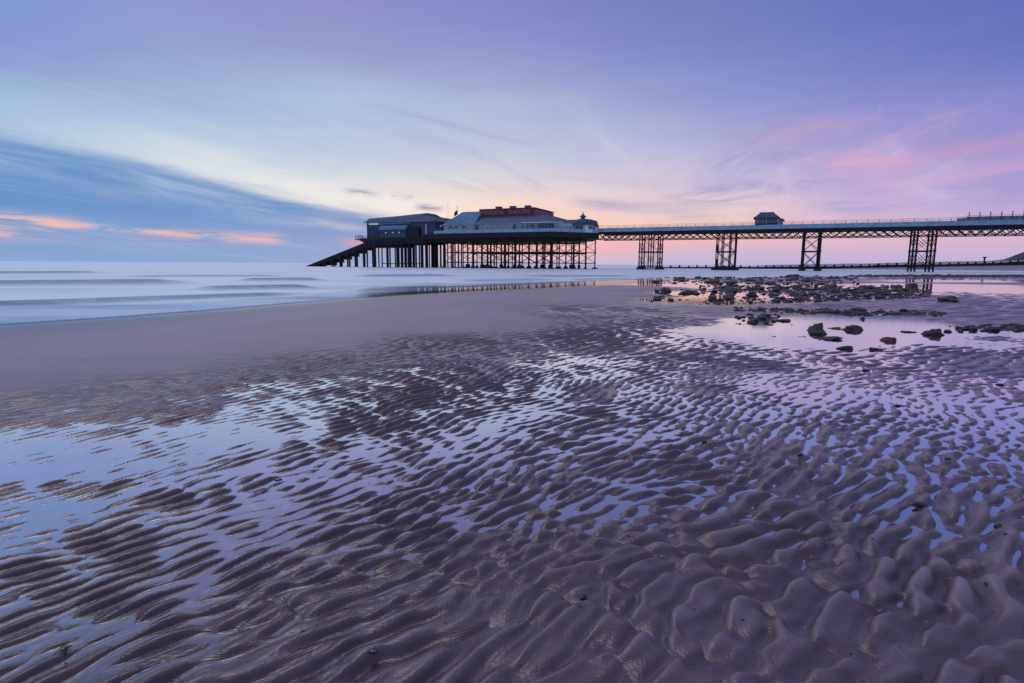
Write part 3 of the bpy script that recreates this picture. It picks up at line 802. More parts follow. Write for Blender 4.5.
# shelter on the deck
sh = empty('pier_shelter', L(-37.2, 3, 9.0)); tag(sh, 'small wooden shelter with a hipped roof standing alone on the pier deck', 'shelter')
a0, a1 = -39.1, -34.5
b = MB(); b.box(a0, a1, .9, 5.2, 8.92, 9.72); b.build('base_wall', M['deckside'], sh)
b = MB(); b.hexa([(a0 - .35, .5, 11.2), (a1 + .35, .5, 11.2), (a1 + .35, 5.6, 11.2), (a0 - .35, 5.6, 11.2)], [(a0 + .9, 2.2, 12.35), (a1 - .9, 2.2, 12.35), (a1 - .9, 3.9, 12.35), (a0 + .9, 3.9, 12.35)])
rf = b.build('roof', M['darkroof'], sh)
b = MB(); b.box(a0 + .8, a1 - .8, 2.7, 3.3, 12.36, 12.56); b.build('ridge_cap', M['slate_plain'], rf)
for k in range(6):
    a = a0 + .1 + (a1 - a0 - .2) * k / 5
    for bb in (.95, 5.1):
        m = MB(); m.box(a - .07, a + .07, bb - .07, bb + .07, 9.72, 11.2); m.build('post', M['rail'], sh)
b = MB(); b.box(a0 + .1, a1 - .1, 3.0, 3.08, 9.73, 11.18); b.box(-36.9, -36.8, .95, 5.1, 9.73, 11.18); b.build('glass_screen', M['paleglass'], sh)
b = MB(); b.box(a0 + .3, a1 - .3, 2.4, 2.95, 9.75, 10.1); b.build('bench', M['timber'], sh)
b = MB(); b.hexa([(a0 - 1.3, 1.2, 10.6), (a0 - .05, 1.2, 10.6), (a0 - .05, 4.9, 10.6), (a0 - 1.3, 4.9, 10.6)], [(a0 - .9, 1.8, 11.1), (a0 - .05, 1.8, 11.1), (a0 - .05, 4.3, 11.1), (a0 - .9, 4.3, 11.1)]); b.build('porch_roof', M['darkroof'], sh)
b = MB(); b.box(a0 - 1.0, a0 - .02, 1.4, 4.7, 8.92, 10.6); b.build('porch_wall', M['deckside'], sh)

# ------------------------------------------------------------------ theatre on the pier head
th = empty('theatre', L(22, -3, 8.62)); tag(th, 'white pier theatre with slate roofs, a long red name board and a domed end pavilion', 'theatre')
b = MB()
b.prism_ab([(9.2, -8.2), (30.6, -8.2), (30.6, 14.5), (8.5, 14.5), (5.5, -3.5)], 8.63, 10.70)
b.build('wall', M['white'], th)
b = MB(); b.box(30.65, 39.2, -8.3, 14.5, 8.63, 10.62); b.build('stage_wall', M['white'], th)
# stage house roof: hipped towards the sea, gable end towards the shore
b = MB(); b.hexa([(30.4, -8.9, 10.55), (39.9, -8.9, 10.55), (39.9, 15, 10.55), (30.4, 15, 10.55)], [(30.4, -4.2, 14.25), (36.0, -4.2, 14.25), (36.0, 10.4, 14.25), (30.4, 10.4, 14.25)])
b.build('stage_roof', M['slate_plain'], th)
# auditorium roof
b = MB(); b.hexa([(7.2, -6.3, 10.75), (9.4, -8.9, 10.75), (30.35, -8.9, 10.75), (30.35, 15, 10.75), (8.0, 15, 10.75), (4.8, -2.6, 10.75)],
                 [(13.2, -3.4, 12.85), (15.2, -4.4, 12.85), (30.35, -4.4, 12.85), (30.35, 10.5, 12.85), (13, 10.5, 12.85), (12.6, -1.5, 12.85)])
ar = b.build('auditorium_roof', M['slate'], th)
b = MB(); b.box(10.5, 30.3, -9.06, -8.9, 10.66, 10.80); b.build('gutter', M['deckside'], ar)
# red name board on the attic
b = MB(); b.box(16.2, 30.9, -4.2, 9.6, 12.86, 14.50); b.build('attic', M['red_lit'], th)
sg = MB(); sg.box(16.0, 31.1, -4.36, -4.22, 12.95, 14.62); sgo = sg.build('name_board', M['red'], th)
b = MB(); b.box(15.95, 31.15, -4.45, 9.7, 14.63, 14.76); b.build('attic_cap', simple('dark_red_cap', (.12, .02, .03), .5), th)
def text_on(parent, txt, a_left, a_right, bb, zc, hgt, mat, name='lettering'):
    cu = bpy.data.curves.new(name, 'FONT'); cu.body = txt; cu.size = 1.0; cu.extrude = 0.03; cu.align_x = 'CENTER'; cu.align_y = 'CENTER'; cu.offset = 0.02
    tmp = bpy.data.objects.new(name, cu); COL.objects.link(tmp)
    bpy.context.view_layer.update()
    dg = bpy.context.evaluated_depsgraph_get(); me = bpy.data.meshes.new_from_object(tmp.evaluated_get(dg))
    bpy.data.objects.remove(tmp)
    xs = [v.co.x for v in me.vertices]; ys = [v.co.y for v in me.vertices]
    sx = abs(a_left - a_right) / (max(xs) - min(xs)); sy = hgt / (max(ys) - min(ys))
    cx = (max(xs) + min(xs)) / 2; cy = (max(ys) + min(ys)) / 2
    base = Vector((0, 0, 0)); qn = parent
    while qn is not None: base += qn.location; qn = qn.parent
    am = (a_left + a_right) / 2
    for v in me.vertices:
        x, y, z = v.co
        v.co = L(am - (x - cx) * sx, bb - z, zc + (y - cy) * sy) - Vector((0, 0, 0))
    me.materials.append(mat)
    o = bpy.data.objects.new(name, me); COL.objects.link(o); o.parent = parent; o.location = -base
    return o
text_on(sgo, 'PAVILION', 30.5, 24.3, -4.40, 13.78, 1.05, M['letter'])
text_on(sgo, 'THEATRE', 23.2, 17.2, -4.40, 13.78, 1.05, M['letter'])
for a in (26.6, 22.7, 18.6):
    m = MB(); m.box(a - .65, a + .65, -2.9, -1.6, 14.76, 15.3); vt = m.build('roof_vent', M['slate_plain'], th)
    m = MB(); m.box(a - .75, a + .75, -3.0, -1.5, 15.3, 15.42); m.build('vent_cap', M['zinc'], vt)
# openings
for a in (37.2, 35.6, 33.4): 
    m = MB(); m.box(a - .55, a + .55, -8.36, -8.31, 9.95, 10.3); m.build('window', M['glass'], th)
for a, wd in ((29.8, .5), (19.6, .35)):
    m = MB(); m.box(a - wd, a + wd, -8.26, -8.21, 9.0, 10.5); m.build('door', M['glass'], th)
m = MB(); m.box(14.6, 15.6, -8.26, -8.21, 9.9, 10.25); m.build('window', M['glass'], th)
for k in range(7):
    a = 13.4 - k * .64; bb = -8.2 - .06
    m = MB(); m.box(a - .24, a + .24, bb, bb + .05, 9.2, 10.45); m.build('window', M['glass'], th)
# bow-fronted foyer with veranda
b = MB(); b.hexa([(6.6, -8.0, 10.62), (8.8, -9.9, 10.62), (17.2, -9.9, 10.62), (17.2, -8.95, 10.62), (9.2, -8.95, 10.62), (7.2, -7.2, 10.62)],
                 [(6.8, -7.6, 10.84), (9.0, -9.5, 10.84), (17.2, -9.5, 10.84), (17.2, -8.95, 10.84), (9.2, -8.95, 10.84), (7.3, -7.0, 10.84)])
b.build('veranda_roof', M['deckside'], th)
for k in range(7):
    m = MB(); a = 17.0 - k * 1.35; m.box(a - .06, a + .06, -9.6, -9.48, 9.3, 10.62); m.build('veranda_post', M['rail'], th)
# link wing and end pavilion
b = MB(); b.box(1.5, 8.5, -3.2, 6.0, 8.63, 10.35); b.build('link_wall', M['white'], th)
b = MB(); b.hexa([(1.5, -3.7, 10.3), (9.5, -3.7, 10.3), (9.5, 6.4, 10.3), (1.5, 6.4, 10.3)], [(1.5, -1.6, 11.75), (9.5, -1.6, 11.75), (9.5, 4.2, 11.75), (1.5, 4.2, 11.75)]); b.build('link_roof', M['darkroof'], th)
b = MB(); b.lathe(3.6, -.6, [(2.85, 8.63), (2.85, 10.42)], 16); pv = b.build('pavilion_wall', M['white'], th)
for k in range(16):
    t = 2 * PI * (k + .5) / 16
    if math.sin(t) > .35: continue
    ca, cb = 3.6 + 2.85 * math.cos(t), -.6 + 2.85 * math.sin(t)
    ta, tb = -math.sin(t) * .36, math.cos(t) * .36; na, nb = math.cos(t) * .05, math.sin(t) * .05
    m = MB(); lo = [(ca - ta - na, cb - tb - nb), (ca + ta - na, cb + tb - nb), (ca + ta + na, cb + tb + nb), (ca - ta + na, cb - tb + nb)]
    m.prism_ab(lo, 9.4, 10.2); m.build('window', M['glass'], pv)
b = MB(); b.lathe(3.6, -.6, [(3.45, 10.36), (3.3, 10.5), (3.05, 10.95), (2.65, 11.35), (1.9, 11.72), (1.0, 11.95), (.6, 12.0)], 16); dm = b.build('dome', M['darkroof'], th)
b = MB(); b.lathe(3.6, -.6, [(.62, 11.95), (.62, 12.35), (1.05, 12.42), (.6, 12.75), (.28, 13.0), (.10, 13.4), (.03, 13.85)], 10); b.build('cupola', M['zinc'], dm)

# flagpole and mast
fp = empty('flagpole', L(38.4, -2, 13)); tag(fp, 'thin flagpole with a small dark flag beside the theatre stage roof', 'flagpole')
b = MB(); b.bar((40.50, 1.0, 8.63), (40.50, 1.0, 16.6), .09, n=6); b.build('pole', M['rail'], fp)
b = MB(); b.hexa([(38.95, .95, 14.9), (39.35, .95, 14.6), (39.95, .95, 14.0), (39.6, .95, 13.7)], [(38.95, 1.02, 14.9), (39.35, 1.02, 14.6), (39.95, 1.02, 14.0), (39.6, 1.02, 13.7)])
bm2 = b
bm2.bm.free(); b = MB()
b.hexa([(40.56, .97, 14.2), (41.50, .97, 13.6), (41.50, 1.03, 13.6), (40.56, 1.03, 14.2)], [(40.56, .97, 15.4), (41.50, .97, 14.7), (41.50, 1.03, 14.7), (40.56, 1.03, 15.4)])
b.build('flag', M['flag'], fp)
ma = empty('radio_mast', L(44.5, 8, 12)); tag(ma, 'thin bare mast rising behind the lifeboat house roof', 'mast')
b = MB(); b.bar((45.8, 5.0, 7.9), (45.8, 5.0, 17.7), .055, n=6); b.build('pole', M['rail'], ma)
b = MB(); b.bar((45.5, 5.0, 17.2), (46.1, 5.0, 17.2), .04); b.build('aerial', M['rail'], ma)

# ------------------------------------------------------------------ lifeboat house
lh = empty('lifeboat_house', L(55, 2, 7.5)); tag(lh, 'dark blue-grey lifeboat house with a long low roof at the seaward end of the pier', 'lifeboat house')
b = MB(); b.box(46.1, 66.4, -7.4, 15.5, 6.95, 7.85); b.build('platform', M['concrete'], lh)
b = MB(); b.box(50.2, 65.2, -6.0, 14.0, 7.86, 12.15); b.build('wall', M['lifeclad'], lh)
b = MB()
lo = [(49.9, -6.7, 12.1), (65.5, -6.7, 12.1), (65.5, 14.7, 12.1), (49.9, 14.7, 12.1)]
mi = [(49.9, -4.6, 13.35), (65.5, -4.6, 13.35), (65.5, 12.5, 13.35), (49.9, 12.5, 13.35)]
hi = [(50.6, 1.8, 14.95), (64.0, 1.8, 14.2), (64.0, 6.2, 14.2), (50.6, 6.2, 14.95)]
b.hexa(lo, mi); b.hexa([(x, y, z + .004) for x, y, z in mi], hi)
lr_ = b.build('roof', M['zinc'], lh)
b = MB(); b.box(49.8, 65.6, -6.85, -6.7, 12.0, 12.22); b.build('gutter', M['slate_plain'], lr_)
# shoreward block with its own hipped roof
b = MB(); b.box(42.6, 50.15, -6.9, 11.0, 7.86, 11.9); b.build('side_block', M['lifeclad'], lh)
b = MB(); b.hexa([(41.9, -7.5, 11.85), (50.8, -7.5, 11.85), (50.8, 11.6, 11.85), (41.9, 11.6, 11.85)], [(45.9, -4.8, 13.6), (50.3, -4.8, 13.6), (50.3, 9, 13.6), (45.9, 9, 13.6)]); b.build('side_roof', M['darkroof'], lh)
b = MB(); b.box(42.5, 42.56, -5.6, 9.5, 8.4, 11.4); b.build('end_glazing', M['glass'], lh)
# lean-to porch with rounded roof
pc = MB()
nseg = 7; lo = []; 
def arc(k): t = PI / 2 * k / nseg; return (-6.05 - 2.2 * math.sin(PI / 2 - t) , 9.9 + 1.35 * math.sin(t))
ring = [arc(k) for k in range(nseg + 1)] + [(-6.05, 9.9)]
A_ = [pc.v((50.8, bb, z)) for bb, z in ring]; B_ = [pc.v((59.6, bb, z)) for bb, z in ring]
pc.bm.faces.new(A_); pc.bm.faces.new(B_[::-1])
for i in range(len(ring)): 
    j = (i + 1) % len(ring); pc.bm.faces.new([A_[i], B_[i], B_[j], A_[j]])
pc.build('porch_roof', M['slate_plain'], lh)
b = MB(); b.box(51.0, 59.3, -8.0, -6.02, 7.86, 9.88); b.build('porch_wall', M['lifeclad'], lh)
for a in (57.3, 55.2, 53.1):
    m = MB(); m.box(a - .12, a + .12, -8.12, -8.02, 9.05, 9.32); m.build('porch_lamp', M['lamp'], lh)
for k in range(6):
    a = 58.6 - k * 1.35
    m = MB(); m.box(a - .45, a + .45, -8.06, -8.01, 8.2, 8.85); m.build('window', M['glass'], lh)
b = MB(); b.box(47.0, 50.7, -7.9, -6.95, 7.86, 10.3); b.build('arch_shade', M['iron'], lh)  # solid black block standing in for the shade under the porch arch
m_ = MB(); m_.box(45.2, 45.6, -6.99, -6.92, 8.4, 11.2); m_.build('window', M['paleglass'], lh)
for k in range(7):
    a = 64.2 - k * .62
    m = MB(); m.box(a - .2, a + .2, -6.07, -6.01, 11.5, 11.95); m.build('window', M['glowwin'] if k < 5 else M['paleglass'], lh)
for k in range(12):
    a = 59.4 - k * .75
    m = MB(); m.box(a - .22, a + .22, -6.07, -6.01, 11.55, 12.0); m.build('window', M['paleglass'], lh)
for (a, bb) in ((42.35, -4.6), (42.35, -1.0)):
    m = MB(); m.box(a, a + .1, bb - .12, bb + .12, 10.7, 10.95); m.build('wall_lamp', M['lamp'], lh)
b = MB(); b.box(66.4, 69.0, -6.4, 1, 7.45, 7.80); b.build('end_balcony', M['rail'], lh)
b = MB()
for k in range(8):
    bb = -6.3 + k * 1.0; b.box(68.85, 68.95, bb - .05, bb + .05, 7.8, 8.75)
for k in range(3): b.box(66.6 + k * 1.1, 66.7 + k * 1.1, -6.35, -6.25, 7.8, 8.75)
for z in (8.7, 8.25): b.bar((68.9, -6.3, z), (68.9, 1, z), .07); b.bar((66.5, -6.3, z), (68.9, -6.3, z), .07)
b.build('balcony_rail', M['rail'], lh)
lp = []
for bb in (-6.6, -1.0, 4.0, 9.0, 14.4):
    for a in (46.8, 48.6, 50.6, 52.8, 55.0, 57.4, 59.6, 62.4, 65.2):
        a_ = a + random.uniform(-.5, .5); w_ = random.choice((.36, .42, .55, .8))
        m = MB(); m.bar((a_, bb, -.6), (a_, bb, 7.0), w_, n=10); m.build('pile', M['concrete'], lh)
b = MB()
for bb in (-6.6, 4.0): b.box(46.5, 66, bb - .15, bb + .15, 6.2, 6.95)
b.bar((46.8, -6.6, 1.0), (60, -6.6, 1.0), .2); b.build('cross_beam', M['concrete'], lh)

# slipway
sl = empty('slipway', L(80, 1, 0)); tag(sl, 'dark lifeboat slipway sloping from the lifeboat house down into the sea', 'slipway')
za = lambda a: 6.75 * (91.5 - a) / (91.5 - 69.5)
b = MB()
b.hexa([(56, -2.4, za(69.5) - 1.3), (69.5, -2.4, za(69.5) - 1.3), (69.5, 2.6, za(69.5) - 1.3), (56, 2.6, za(69.5) - 1.3)], [(56, -2.4, za(69.5)), (69.5, -2.4, za(69.5)), (69.5, 2.6, za(69.5)), (56, 2.6, za(69.5))])
b.hexa([(69.51, -2.4, za(69.5) - 1.3), (91.4, -2.4, -.9), (91.4, 2.6, -.9), (69.51, 2.6, za(69.5) - 1.3)], [(69.51, -2.4, za(69.5)), (91.4, -2.4, .05), (91.4, 2.6, .05), (69.51, 2.6, za(69.5))])
b.build('ramp', M['timber'], sl)
for a in (69.8, 72.8, 75.6, 78.4, 81.4, 84.2):
    for bb in (-2.0, 2.2):
        m = MB(); m.bar((a, bb, -.6), (a, bb, za(a) - .6), .5, n=8); m.build('pile', M['timber'], sl)
    m = MB(); m.box(a - .55, a + .55, -2.5, 2.7, za(a) - 1.9, za(a) - 1.0); m.build('cross_head', M['timber'], sl)

# ------------------------------------------------------------------ timber groyne behind the pier
def wbox(bm, x0, x1, y0, y1, z0a, z1a, z0b, z1b):
    v = [bm.verts.new(p) for p in ((x0, y0, z0a), (x1, y0, z0b), (x1, y1, z0b), (x0, y1, z0a), (x0, y0, z1a), (x1, y0, z1b), (x1, y1, z1b), (x0, y1, z1a))]
    for f in ((0, 3, 2, 1), (4, 5, 6, 7), (0, 1, 5, 4), (1, 2, 6, 5), (2, 3, 7, 6), (3, 0, 4, 7)): bm.faces.new([v[i] for i in f])
def mesh_obj(name, bm, mat, parent=None, loc=None, smooth=False):
    bmesh.ops.recalc_face_normals(bm, faces=bm.faces)
    me = bpy.data.meshes.new(name); bm.to_mesh(me); bm.free(); me.materials.append(mat)
    if smooth:
        for p in me.polygons: p.use_smooth = True
    o = bpy.data.objects.new(name, me); COL.objects.link(o)
    if parent is not None:
        o.parent = parent; o.location = -parent.location if loc is None else loc
    elif loc is not None: o.location = loc
    return o
YG = 262.0
def at(px, py, Yd):
    d = ray(px, py); t = Yd / d.y
    return Vector((d.x * t, Yd, H + d.z * t))
gr = empty('groyne', (150, YG, 0)); tag(gr, 'long low black timber groyne with upright posts crossing the beach behind the pier', 'groyne')
gp = [(645, 267.6, 269.6), (672, 267.0, 269.4), (740, 266.9, 269.2), (800, 266.7, 269.2), (872, 265.9, 268.8), (874, 265.0, 268.7), (940, 264.4, 267.8), (1000, 262.8, 266.6), (1024, 261.2, 266.0), (1150, 258.5, 264.5)]
bm = bmesh.new()
for i in range(len(gp) - 1):
    a_, c_ = gp[i], gp[i + 1]
    p, q_ = at(a_[0], a_[1], YG), at(c_[0], c_[1], YG)
    wbox(bm, p.x, q_.x, YG, YG + .35, -1.0, p.z, -1.0, q_.z)
mesh_obj('plank_wall', bm, M['timber'], gr)
def topz(px): return np.interp(px, [k[0] for k in gp], [k[1] for k in gp])
px = 662.0
while px < 1030:
    p = at(px, float(topz(px)), YG); bm = bmesh.new(); w_ = .28 + .1 * random.random(); h_ = .45 + .5 * random.random()
    wbox(bm, p.x - w_, p.x + w_, YG - .45, YG - .02, -1.0, p.z + h_, -1.0, p.z + h_)
    mesh_obj('post', bm, M['timber'], gr); px += 8.6 + random.uniform(-.8, .8)
bm = bmesh.new(); p = at(984.5, 259, YG - 1); wbox(bm, p.x - .22, p.x + .22, YG - 1.2, YG - .8, -.5, p.z + .4, -.5, p.z + .4); wbox(bm, p.x - .7, p.x + .7, YG - 1.21, YG - .79, p.z + .4, p.z + 1.0, p.z + .4, p.z + 1.0)
mk = mesh_obj('beacon_post', bm, M['timber']); tag(mk, 'short dark marker post standing above the shoreward end of the groyne', 'marker post')

# ------------------------------------------------------------------ hills
def hill(name, pts, Yd, depth, mat, label):
    bm = bmesh.new()
    n = 60; rows = 14
    xs = np.linspace(pts[0][0], pts[-1][0], n); grid = []
    for j in range(rows):
        f = j / (rows - 1); row = []
        for x in xs:
            py = np.interp(x, [k[0] for k in pts], [k[1] for k in pts])
            p = at(float(x), float(py), Yd)
            zz = max(p.z, -2) * math.sin(PI * min(1, max(0, f * .5 + .0))) if f < 1 else p.z
            nz = mnoise.noise(Vector((p.x * .02, f * 3, Yd))) * 2.2 * math.sin(PI * f)
            row.append(bm.verts.new((p.x * (1 + depth * (f - 1) / Yd), Yd + depth * (f - 1), -2 + (zz + 2) * 1.0 + nz)))
        grid.append(row)
    back = [bm.verts.new((v.co.x * 1.4, Yd + depth * 2, -2)) for v in grid[-1]]
    grid.append(back)
    for j in range(len(grid) - 1):
        for i in range(n - 1): bm.faces.new([grid[j][i], grid[j][i + 1], grid[j + 1][i + 1], grid[j + 1][i]])
    o = mesh_obj(name, bm, mat, smooth=True); tag(o, label, 'hill', kind='structure'); return o
hill('hill', [(994, 262), (1003, 259.8), (1010, 257.2), (1018, 254.2), (1024, 252), (1060, 238), (1120, 226)], 760, 120, simple('hill_grass', (0.030, 0.055, 0.045), 0.9, 0.5, .02), 'dark green grassy cliff rising at the right edge behind the groyne')
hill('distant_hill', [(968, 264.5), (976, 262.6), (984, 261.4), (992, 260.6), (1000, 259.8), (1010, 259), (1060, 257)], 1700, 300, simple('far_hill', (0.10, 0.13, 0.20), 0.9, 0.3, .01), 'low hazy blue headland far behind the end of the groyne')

# ------------------------------------------------------------------ rocks
def rock_mesh(seed, flat=.6, sub=2):
    bm = bmesh.new(); bmesh.ops.create_icosphere(bm, subdivisions=sub, radius=1.0)
    off = Vector((seed * 3.7, seed * 1.3, seed * 7.1))
    for v in bm.verts:
        d = v.co.normalized()
        k = 1 + .55 * mnoise.noise(d * 1.1 + off) + .28 * mnoise.noise(d * 2.6 + off) + .12 * mnoise.noise(d * 6 + off)
        # flatten some facets
        f = mnoise.noise(d * 11 + off) * .07
        v.co = Vector((d.x * (k + f), d.y * (k - f) * .9, d.z * k * flat))
    me = bpy.data.meshes.new('rock'); bm.to_mesh(me); bm.free()
    for p in me.polygons: p.use_smooth = (sub > 2)
    return me
def rock_material(name, c1, c2, weed):
    m, g, out = new_mat(name)
    b = g.n('ShaderNodeBsdfPrincipled'); tc = g.n('ShaderNodeTexCoord'); geo = g.n('ShaderNodeNewGeometry')
    oi = g.n('ShaderNodeObjectInfo')
    n = g.noise(tc.outputs['Object'], 2.2, 6, 0.65); n2 = g.noise(tc.outputs['Object'], 7.0, 5, 0.7)
    c = g.mix(g.rng(n, .35, .65), c1, c2)
    c = g.mix(g.mul(g.rng(oi.outputs['Random'], 0.3, 0.9), .55), c, (0.05, 0.030, 0.030))
    c = g.mix(g.mul(g.rng(n2, .5, .62), weed), c, (0.030, 0.046, 0.022))
    g.link(c, b.inputs['Base Color']); g.link(g.rng(n2, .3, .7, .3, .75), b.inputs['Roughness'])
    bp = g.n('ShaderNodeBump'); bp.inputs['Strength'].default_value = .7; bp.inputs['Distance'].default_value = .12
    g.link(n2, bp.inputs['Height']); g.link(bp.outputs[0], b.inputs['Normal']); g.link(b.outputs[0], out.inputs['Surface'])
    return m
RM = [rock_material('weedy_rock', (.048, .043, .046), (.11, .090, .092), .7), rock_material('bare_rock', (.070, .045, .043), (.15, .10, .092), .25), rock_material('blue_flint', (.040, .052, .070), (.10, .115, .135), .3)]
RV = []
for k in range(12):
    me = rock_mesh(k + 1, (.5, .62, .75, .9)[k % 4], 3); me.materials.append(RM[(0, 0, 1, 2)[k % 4]]); RV.append(me)
RBIG = []
for k in range(5):
    me = rock_mesh(k + 31, (.55, .7, .5, .85, .62)[k], 4); me.materials.append(RM[(1, 1, 0, 1, 2)[k]]); RBIG.append(me)
placed = []
def put_rock(px, py, wpx, label, group=None, big=None, aspect=1.0, sink=.3, zs=1.0):
    x, y = ground(px, py); s = wpx / 2 / FPX * math.hypot(y, 0) / 1.0
    z = max(sand_at(x, y), -.15)
    me = RBIG[big] if big is not None else random.choice(RV)
    o = bpy.data.objects.new('rock', me); COL.objects.link(o)
    o.rotation_euler = (random.uniform(-.15, .15), random.uniform(-.15, .15), random.uniform(0, 6.28) if big is None else random.uniform(-.5, .5))
    o.scale = (s * aspect, s, s * zs); o.location = (x, y, max(z, -.05 * (big is not None)) + s * (.55 - sink) * .6)
    tag(o, label, 'rock', group)
    return o
# rocks standing in the pool, each its own
POOL = [
 (815.5, 331, 15, 'tallest rough brown rock standing in the middle of the tide pool', 3, 1.0, 1.15),
 (819, 334, 14, 'blue-grey boulder at the foot of the tallest rock in the tide pool', 4, 1.1, .8),
 (828.6, 339, 17, 'flat reddish slab of rock lying in front of the tallest rock in the tide pool', 2, 1.2, .5),
 (833, 328.5, 12, 'low dark rock just right of the tallest rock in the tide pool', 0, 1.1, .6),
 (853, 330, 16, 'jagged two-humped dark rock near the centre of the tide pool', 1, 1.15, .8),
 (888.5, 340.5, 13, 'rounded brown rock alone near the front edge of the tide pool', 3, 1.2, .8),
 (909, 332, 11, 'small flat dark rock midway along the far right of the tide pool', 0, 1.3, .6),
 (932, 334.5, 14, 'domed brown rock at the right end of the tide pool', 3, 1.3, .8),
 (845.5, 349, 12, 'dark blue wedge of rock on the near sand edge of the tide pool', 4, 1.2, .7),
 (876, 350, 10, 'small dark rock on the near pool edge, right of the blue wedge of rock', 0, 1.2, .7),
 (805.5, 336.5, 8, 'tiny flat dark stone alone in the left part of the tide pool', 2, 1.4, .4),
 (791.5, 325, 5, 'small round stone in the far left corner of the tide pool', 1, 1.1, .8),
 (773, 336.5, 4.5, 'little dark stone by the left tip of the tide pool', 0, 1.1, .7),
 (783, 321, 10, 'dark weedy rock at the far left end of the tide pool', 0, 1.3, .8),
 (862.5, 319, 6, 'upright dark stone on the far edge of the tide pool', 3, .9, 1.2),
 (950, 300.8, 10, 'blue-grey boulder standing alone on the flats beyond the right end of the pool', 4, 1.1, 1.0),
 (947, 302, 14, 'low dark rock leaning against the lone boulder on the flats', 0, 1.2, .6),
]
for px_, py_, w_, lab, bg_, asp, zs in POOL: put_rock(px_, py_, w_, lab, None, bg_, asp, .25, zs)
GA = ('dark rocks among the glowing shallows at the seaward tip of the rock bank', 'dark weedy rock standing in the bright shallows at the seaward tip of the rock bank')
GB = ('weedy rocks of the bank behind the tide pool', 'dark weedy rock in the crowded rock bank behind the tide pool')
GC = ('scattered rocks in the far shallows under the pier', 'small dark rock in the far shallows between the rock bank and the pier')
GD = ('low rocks in the ridge at the right of the tide pool', 'low brown weedy rock in the ridge running right from the tide pool')
GE = ('rocks on the left shore of the tide pool', 'dark weedy rock on the sandy left shore of the tide pool')
GF = ('stones along the far edge of the tide pool', 'dark stone on the pale sand strip along the far edge of the tide pool')
GH = ('rocks of the weed line below the groyne', 'low green weedy rock in the dark line of stones below the groyne')
def scatter(n, poly, wr, grp, edge=0.0):
    k = 0
    while k < n:
        px_, py_ = poly(random.random(), random.random())
        put_rock(px_, py_, random.uniform(*wr) * random.choice((.7, 1, 1, 1.3)), grp[1], grp[0], None, random.uniform(.9, 1.5), .25, random.uniform(.40, .85)); k += 1
scatter(34, lambda u, v: (648 + 85 * u, 291 + 11 * v - 2 * u), (3, 6.5), GA)
scatter(150, lambda u, v: (712 + 205 * u, 285 + (19 - 6 * u) * v + 1.5 * u), (3.5, 8), GB)
scatter(30, lambda u, v: (650 + 190 * u, 277.5 + 7.5 * v), (4, 8), GC)
scatter(24, lambda u, v: (946 + 80 * u, 327 + 5 * v - 1.5 * u), (3.5, 8), GD)
scatter(10, lambda u, v: (738 + 38 * u, 316 + 9 * v), (4, 8), GE)
scatter(22, lambda u, v: (740 + 190 * u, 309 + 5 * v + 3 * u), (4, 9), GF)
scatter(18, lambda u, v: (860 + 175 * u, 275.6 + 1.6 * v + 1.2 * u), (3, 6), GH)

# bed of small stones between the rocks: too many to count
def stone_bed(name, spots, label):
    tv, tf = [], []
    base = [(v.co.copy()) for v in rock_mesh(91, .6, 1).vertices]
    src = rock_mesh(91, .6, 1); faces = [tuple(p.vertices) for p in src.polygons]
    P_ = np.array([tuple(v.co) for v in src.vertices])
    V = []; F = []
    zs = sand_height(np.array([p[0] for p in spots]), np.array([p[1] for p in spots]))[0]
    for (x, y, s), z in zip(spots, zs):
        c, sn = math.cos(x * 91), math.sin(x * 91)
        q = P_ * np.array((s * random.uniform(.8, 1.5), s, s * random.uniform(.6, 1.2)))
        q = np.stack([q[:, 0] * c - q[:, 1] * sn, q[:, 0] * sn + q[:, 1] * c, q[:, 2]], 1) + np.array((x, y, max(z, -.08) + s * .12))
        n0 = len(V); V += [tuple(k) for k in q]; F += [tuple(i + n0 for i in f) for f in faces]
    me = bpy.data.meshes.new(name); me.from_pydata(V, [], F); me.materials.append(RM[0])
    o = bpy.data.objects.new(name, me); COL.objects.link(o); tag(o, label, 'shingle', kind='stuff')
def spots_in(n, fn, lo, hi):
    r = []
    for _ in range(n):
        px_, py_ = fn(random.random(), random.random()); x, y = ground(px_, py_)
        r.append((x, y, random.uniform(lo, hi) ** 1.0 / 2 / FPX * y))
    return r
stone_bed('shingle', spots_in(1300, lambda u, v: (700 + 230 * u, 284 + (21 - 8 * u) * v + 1.5 * u), 1.5, 4) + spots_in(420, lambda u, v: (660 + 200 * u, 277 + 7 * v), 1.5, 4)
    + spots_in(260, lambda u, v: (735 + 210 * u, 308 + 5 * v + 4 * u), 2, 5) + spots_in(420, lambda u, v: (850 + 185 * u, 275.4 + 1.8 * v + 1.4 * u), 2, 5) + spots_in(160, lambda u, v: (945 + 90 * u, 326 + 6 * v), 2, 6)
    + spots_in(60, lambda u, v: (735 + 45 * u, 315 + 11 * v), 2, 5), 'bed of small dark weedy stones filling the gaps between the rocks beyond the tide pool')

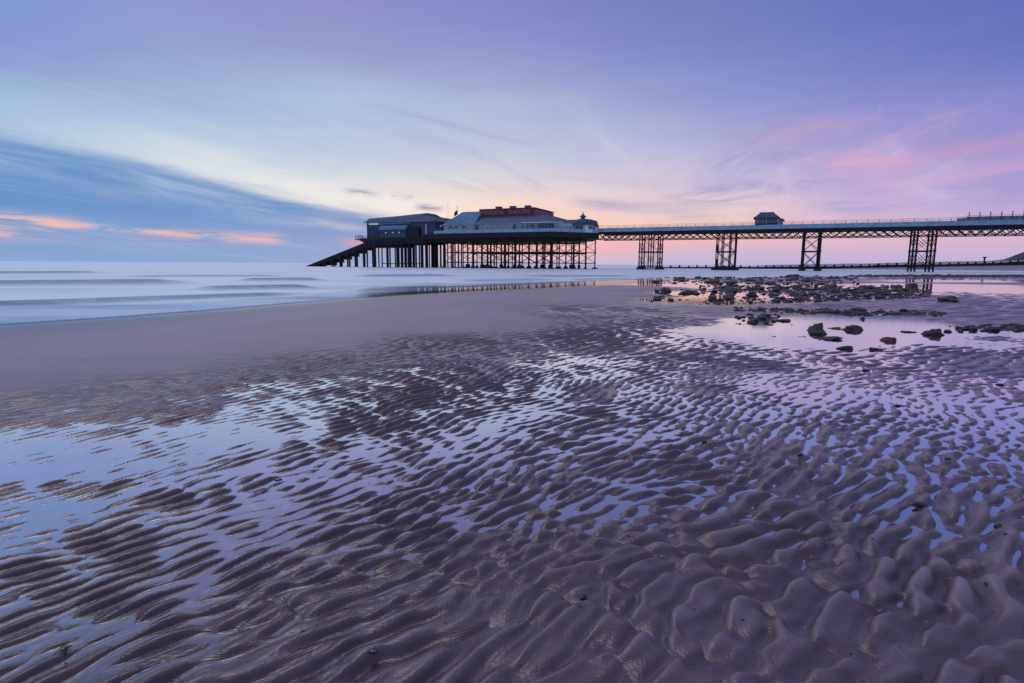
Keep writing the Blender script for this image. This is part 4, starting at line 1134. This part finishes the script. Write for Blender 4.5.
# pebbles, shells, weed in the foreground
PEB = [(373, 660, 11, 'dark blue wet pebble lying in a trough near the bottom edge'), (583, 602, 8, 'flat black pebble at the foot of a sand ridge in the foreground'), (897, 406, 8, 'dark stone half sunk in the ripples in front of the tide pool'),
       (919, 508, 13, 'largest dark pebble beside the smooth pale hump of sand on the right'), (998, 527, 8, 'dark pebble on the broad sand swell near the right edge'), (800, 460, 7, 'small black pebble between lumpy ripples right of the centre'),
       (278, 480, 7, 'small blue pebble among the ripples left of the centre'), (947, 462, 6, 'tiny dark stone among the ripples below the right end of the pool'), (1000, 385, 7, 'small dark stone near the right edge of the ripples'), (866, 371, 7, 'dark stone in the ripples just in front of the tide pool'),
       (704, 444, 6, 'small dark shell on a ripple crest near the middle'), (985, 592, 5, 'tiny pebble on the bottom right sand swell'), (1005, 541, 5, 'tiny dark pebble nearest the right edge')]
pm = []
for k in range(3):
    me = rock_mesh(70 + k, .5, 3); me.materials.clear(); me.materials.append(M['pebble']); pm.append(me)
    for p in me.polygons: p.use_smooth = True
for k, (px_, py_, w_, lab) in enumerate(PEB):
    x, y = ground(px_, py_); s = w_ / 2 / FPX * y
    o = bpy.data.objects.new('pebble', pm[k % 3]); COL.objects.link(o); o.scale = (s, s * .75, s * .8); o.rotation_euler = (0, 0, random.uniform(-.6, .6))
    o.location = (x, y, max(sand_at(x, y), -.005) + s * .15); tag(o, lab, 'pebble')
# scraps of shell and grit scattered over the ripples
for k in range(70):
    px_, py_ = random.uniform(20, 1010), 400 + 275 * random.random() ** .8
    x, y = ground(px_, py_); zz = sand_at(x, y)
    if zz < 0: continue
    s = random.uniform(.0025, .007)
    o = bpy.data.objects.new('shell_scrap', pm[k % 3]); COL.objects.link(o); o.scale = (s * 1.4, s, s * .6); o.rotation_euler = (0, 0, random.uniform(0, 6.28)); o.location = (x, y, zz + s * .2)
    tag(o, 'tiny dark scrap of shell lying on a sand ripple in the foreground', 'shell scrap', 'shell scraps on the ripples')
# seaweed tuft
x, y = ground(66, 655); z = sand_at(x, y)
bm = bmesh.new()
for k in range(9):
    t = random.uniform(0, 6.28); l_ = random.uniform(.025, .055); w_ = .006
    p0 = Vector((0, 0, .004)); prev = None
    for i in range(5):
        f = i / 4; c = p0 + Vector((math.cos(t + .6 * f), math.sin(t + .6 * f), 0)) * l_ * f + Vector((0, 0, .012 * math.sin(PI * f)))
        nrm = Vector((-math.sin(t), math.cos(t), .3)) * w_ * (1 - .6 * f)
        cur = (bm.verts.new(c - nrm), bm.verts.new(c + nrm), bm.verts.new(c + nrm * .8 + Vector((0, 0, .003))), bm.verts.new(c - nrm * .8 + Vector((0, 0, .003))))
        if prev:
            for a_ in range(4): bm.faces.new([prev[a_], prev[(a_ + 1) % 4], cur[(a_ + 1) % 4], cur[a_]])
        prev = cur
o = mesh_obj('seaweed', bm, M['weed'], loc=(x, y, z)); tag(o, 'small tuft of green seaweed lying on the sand at the lower left', 'seaweed')
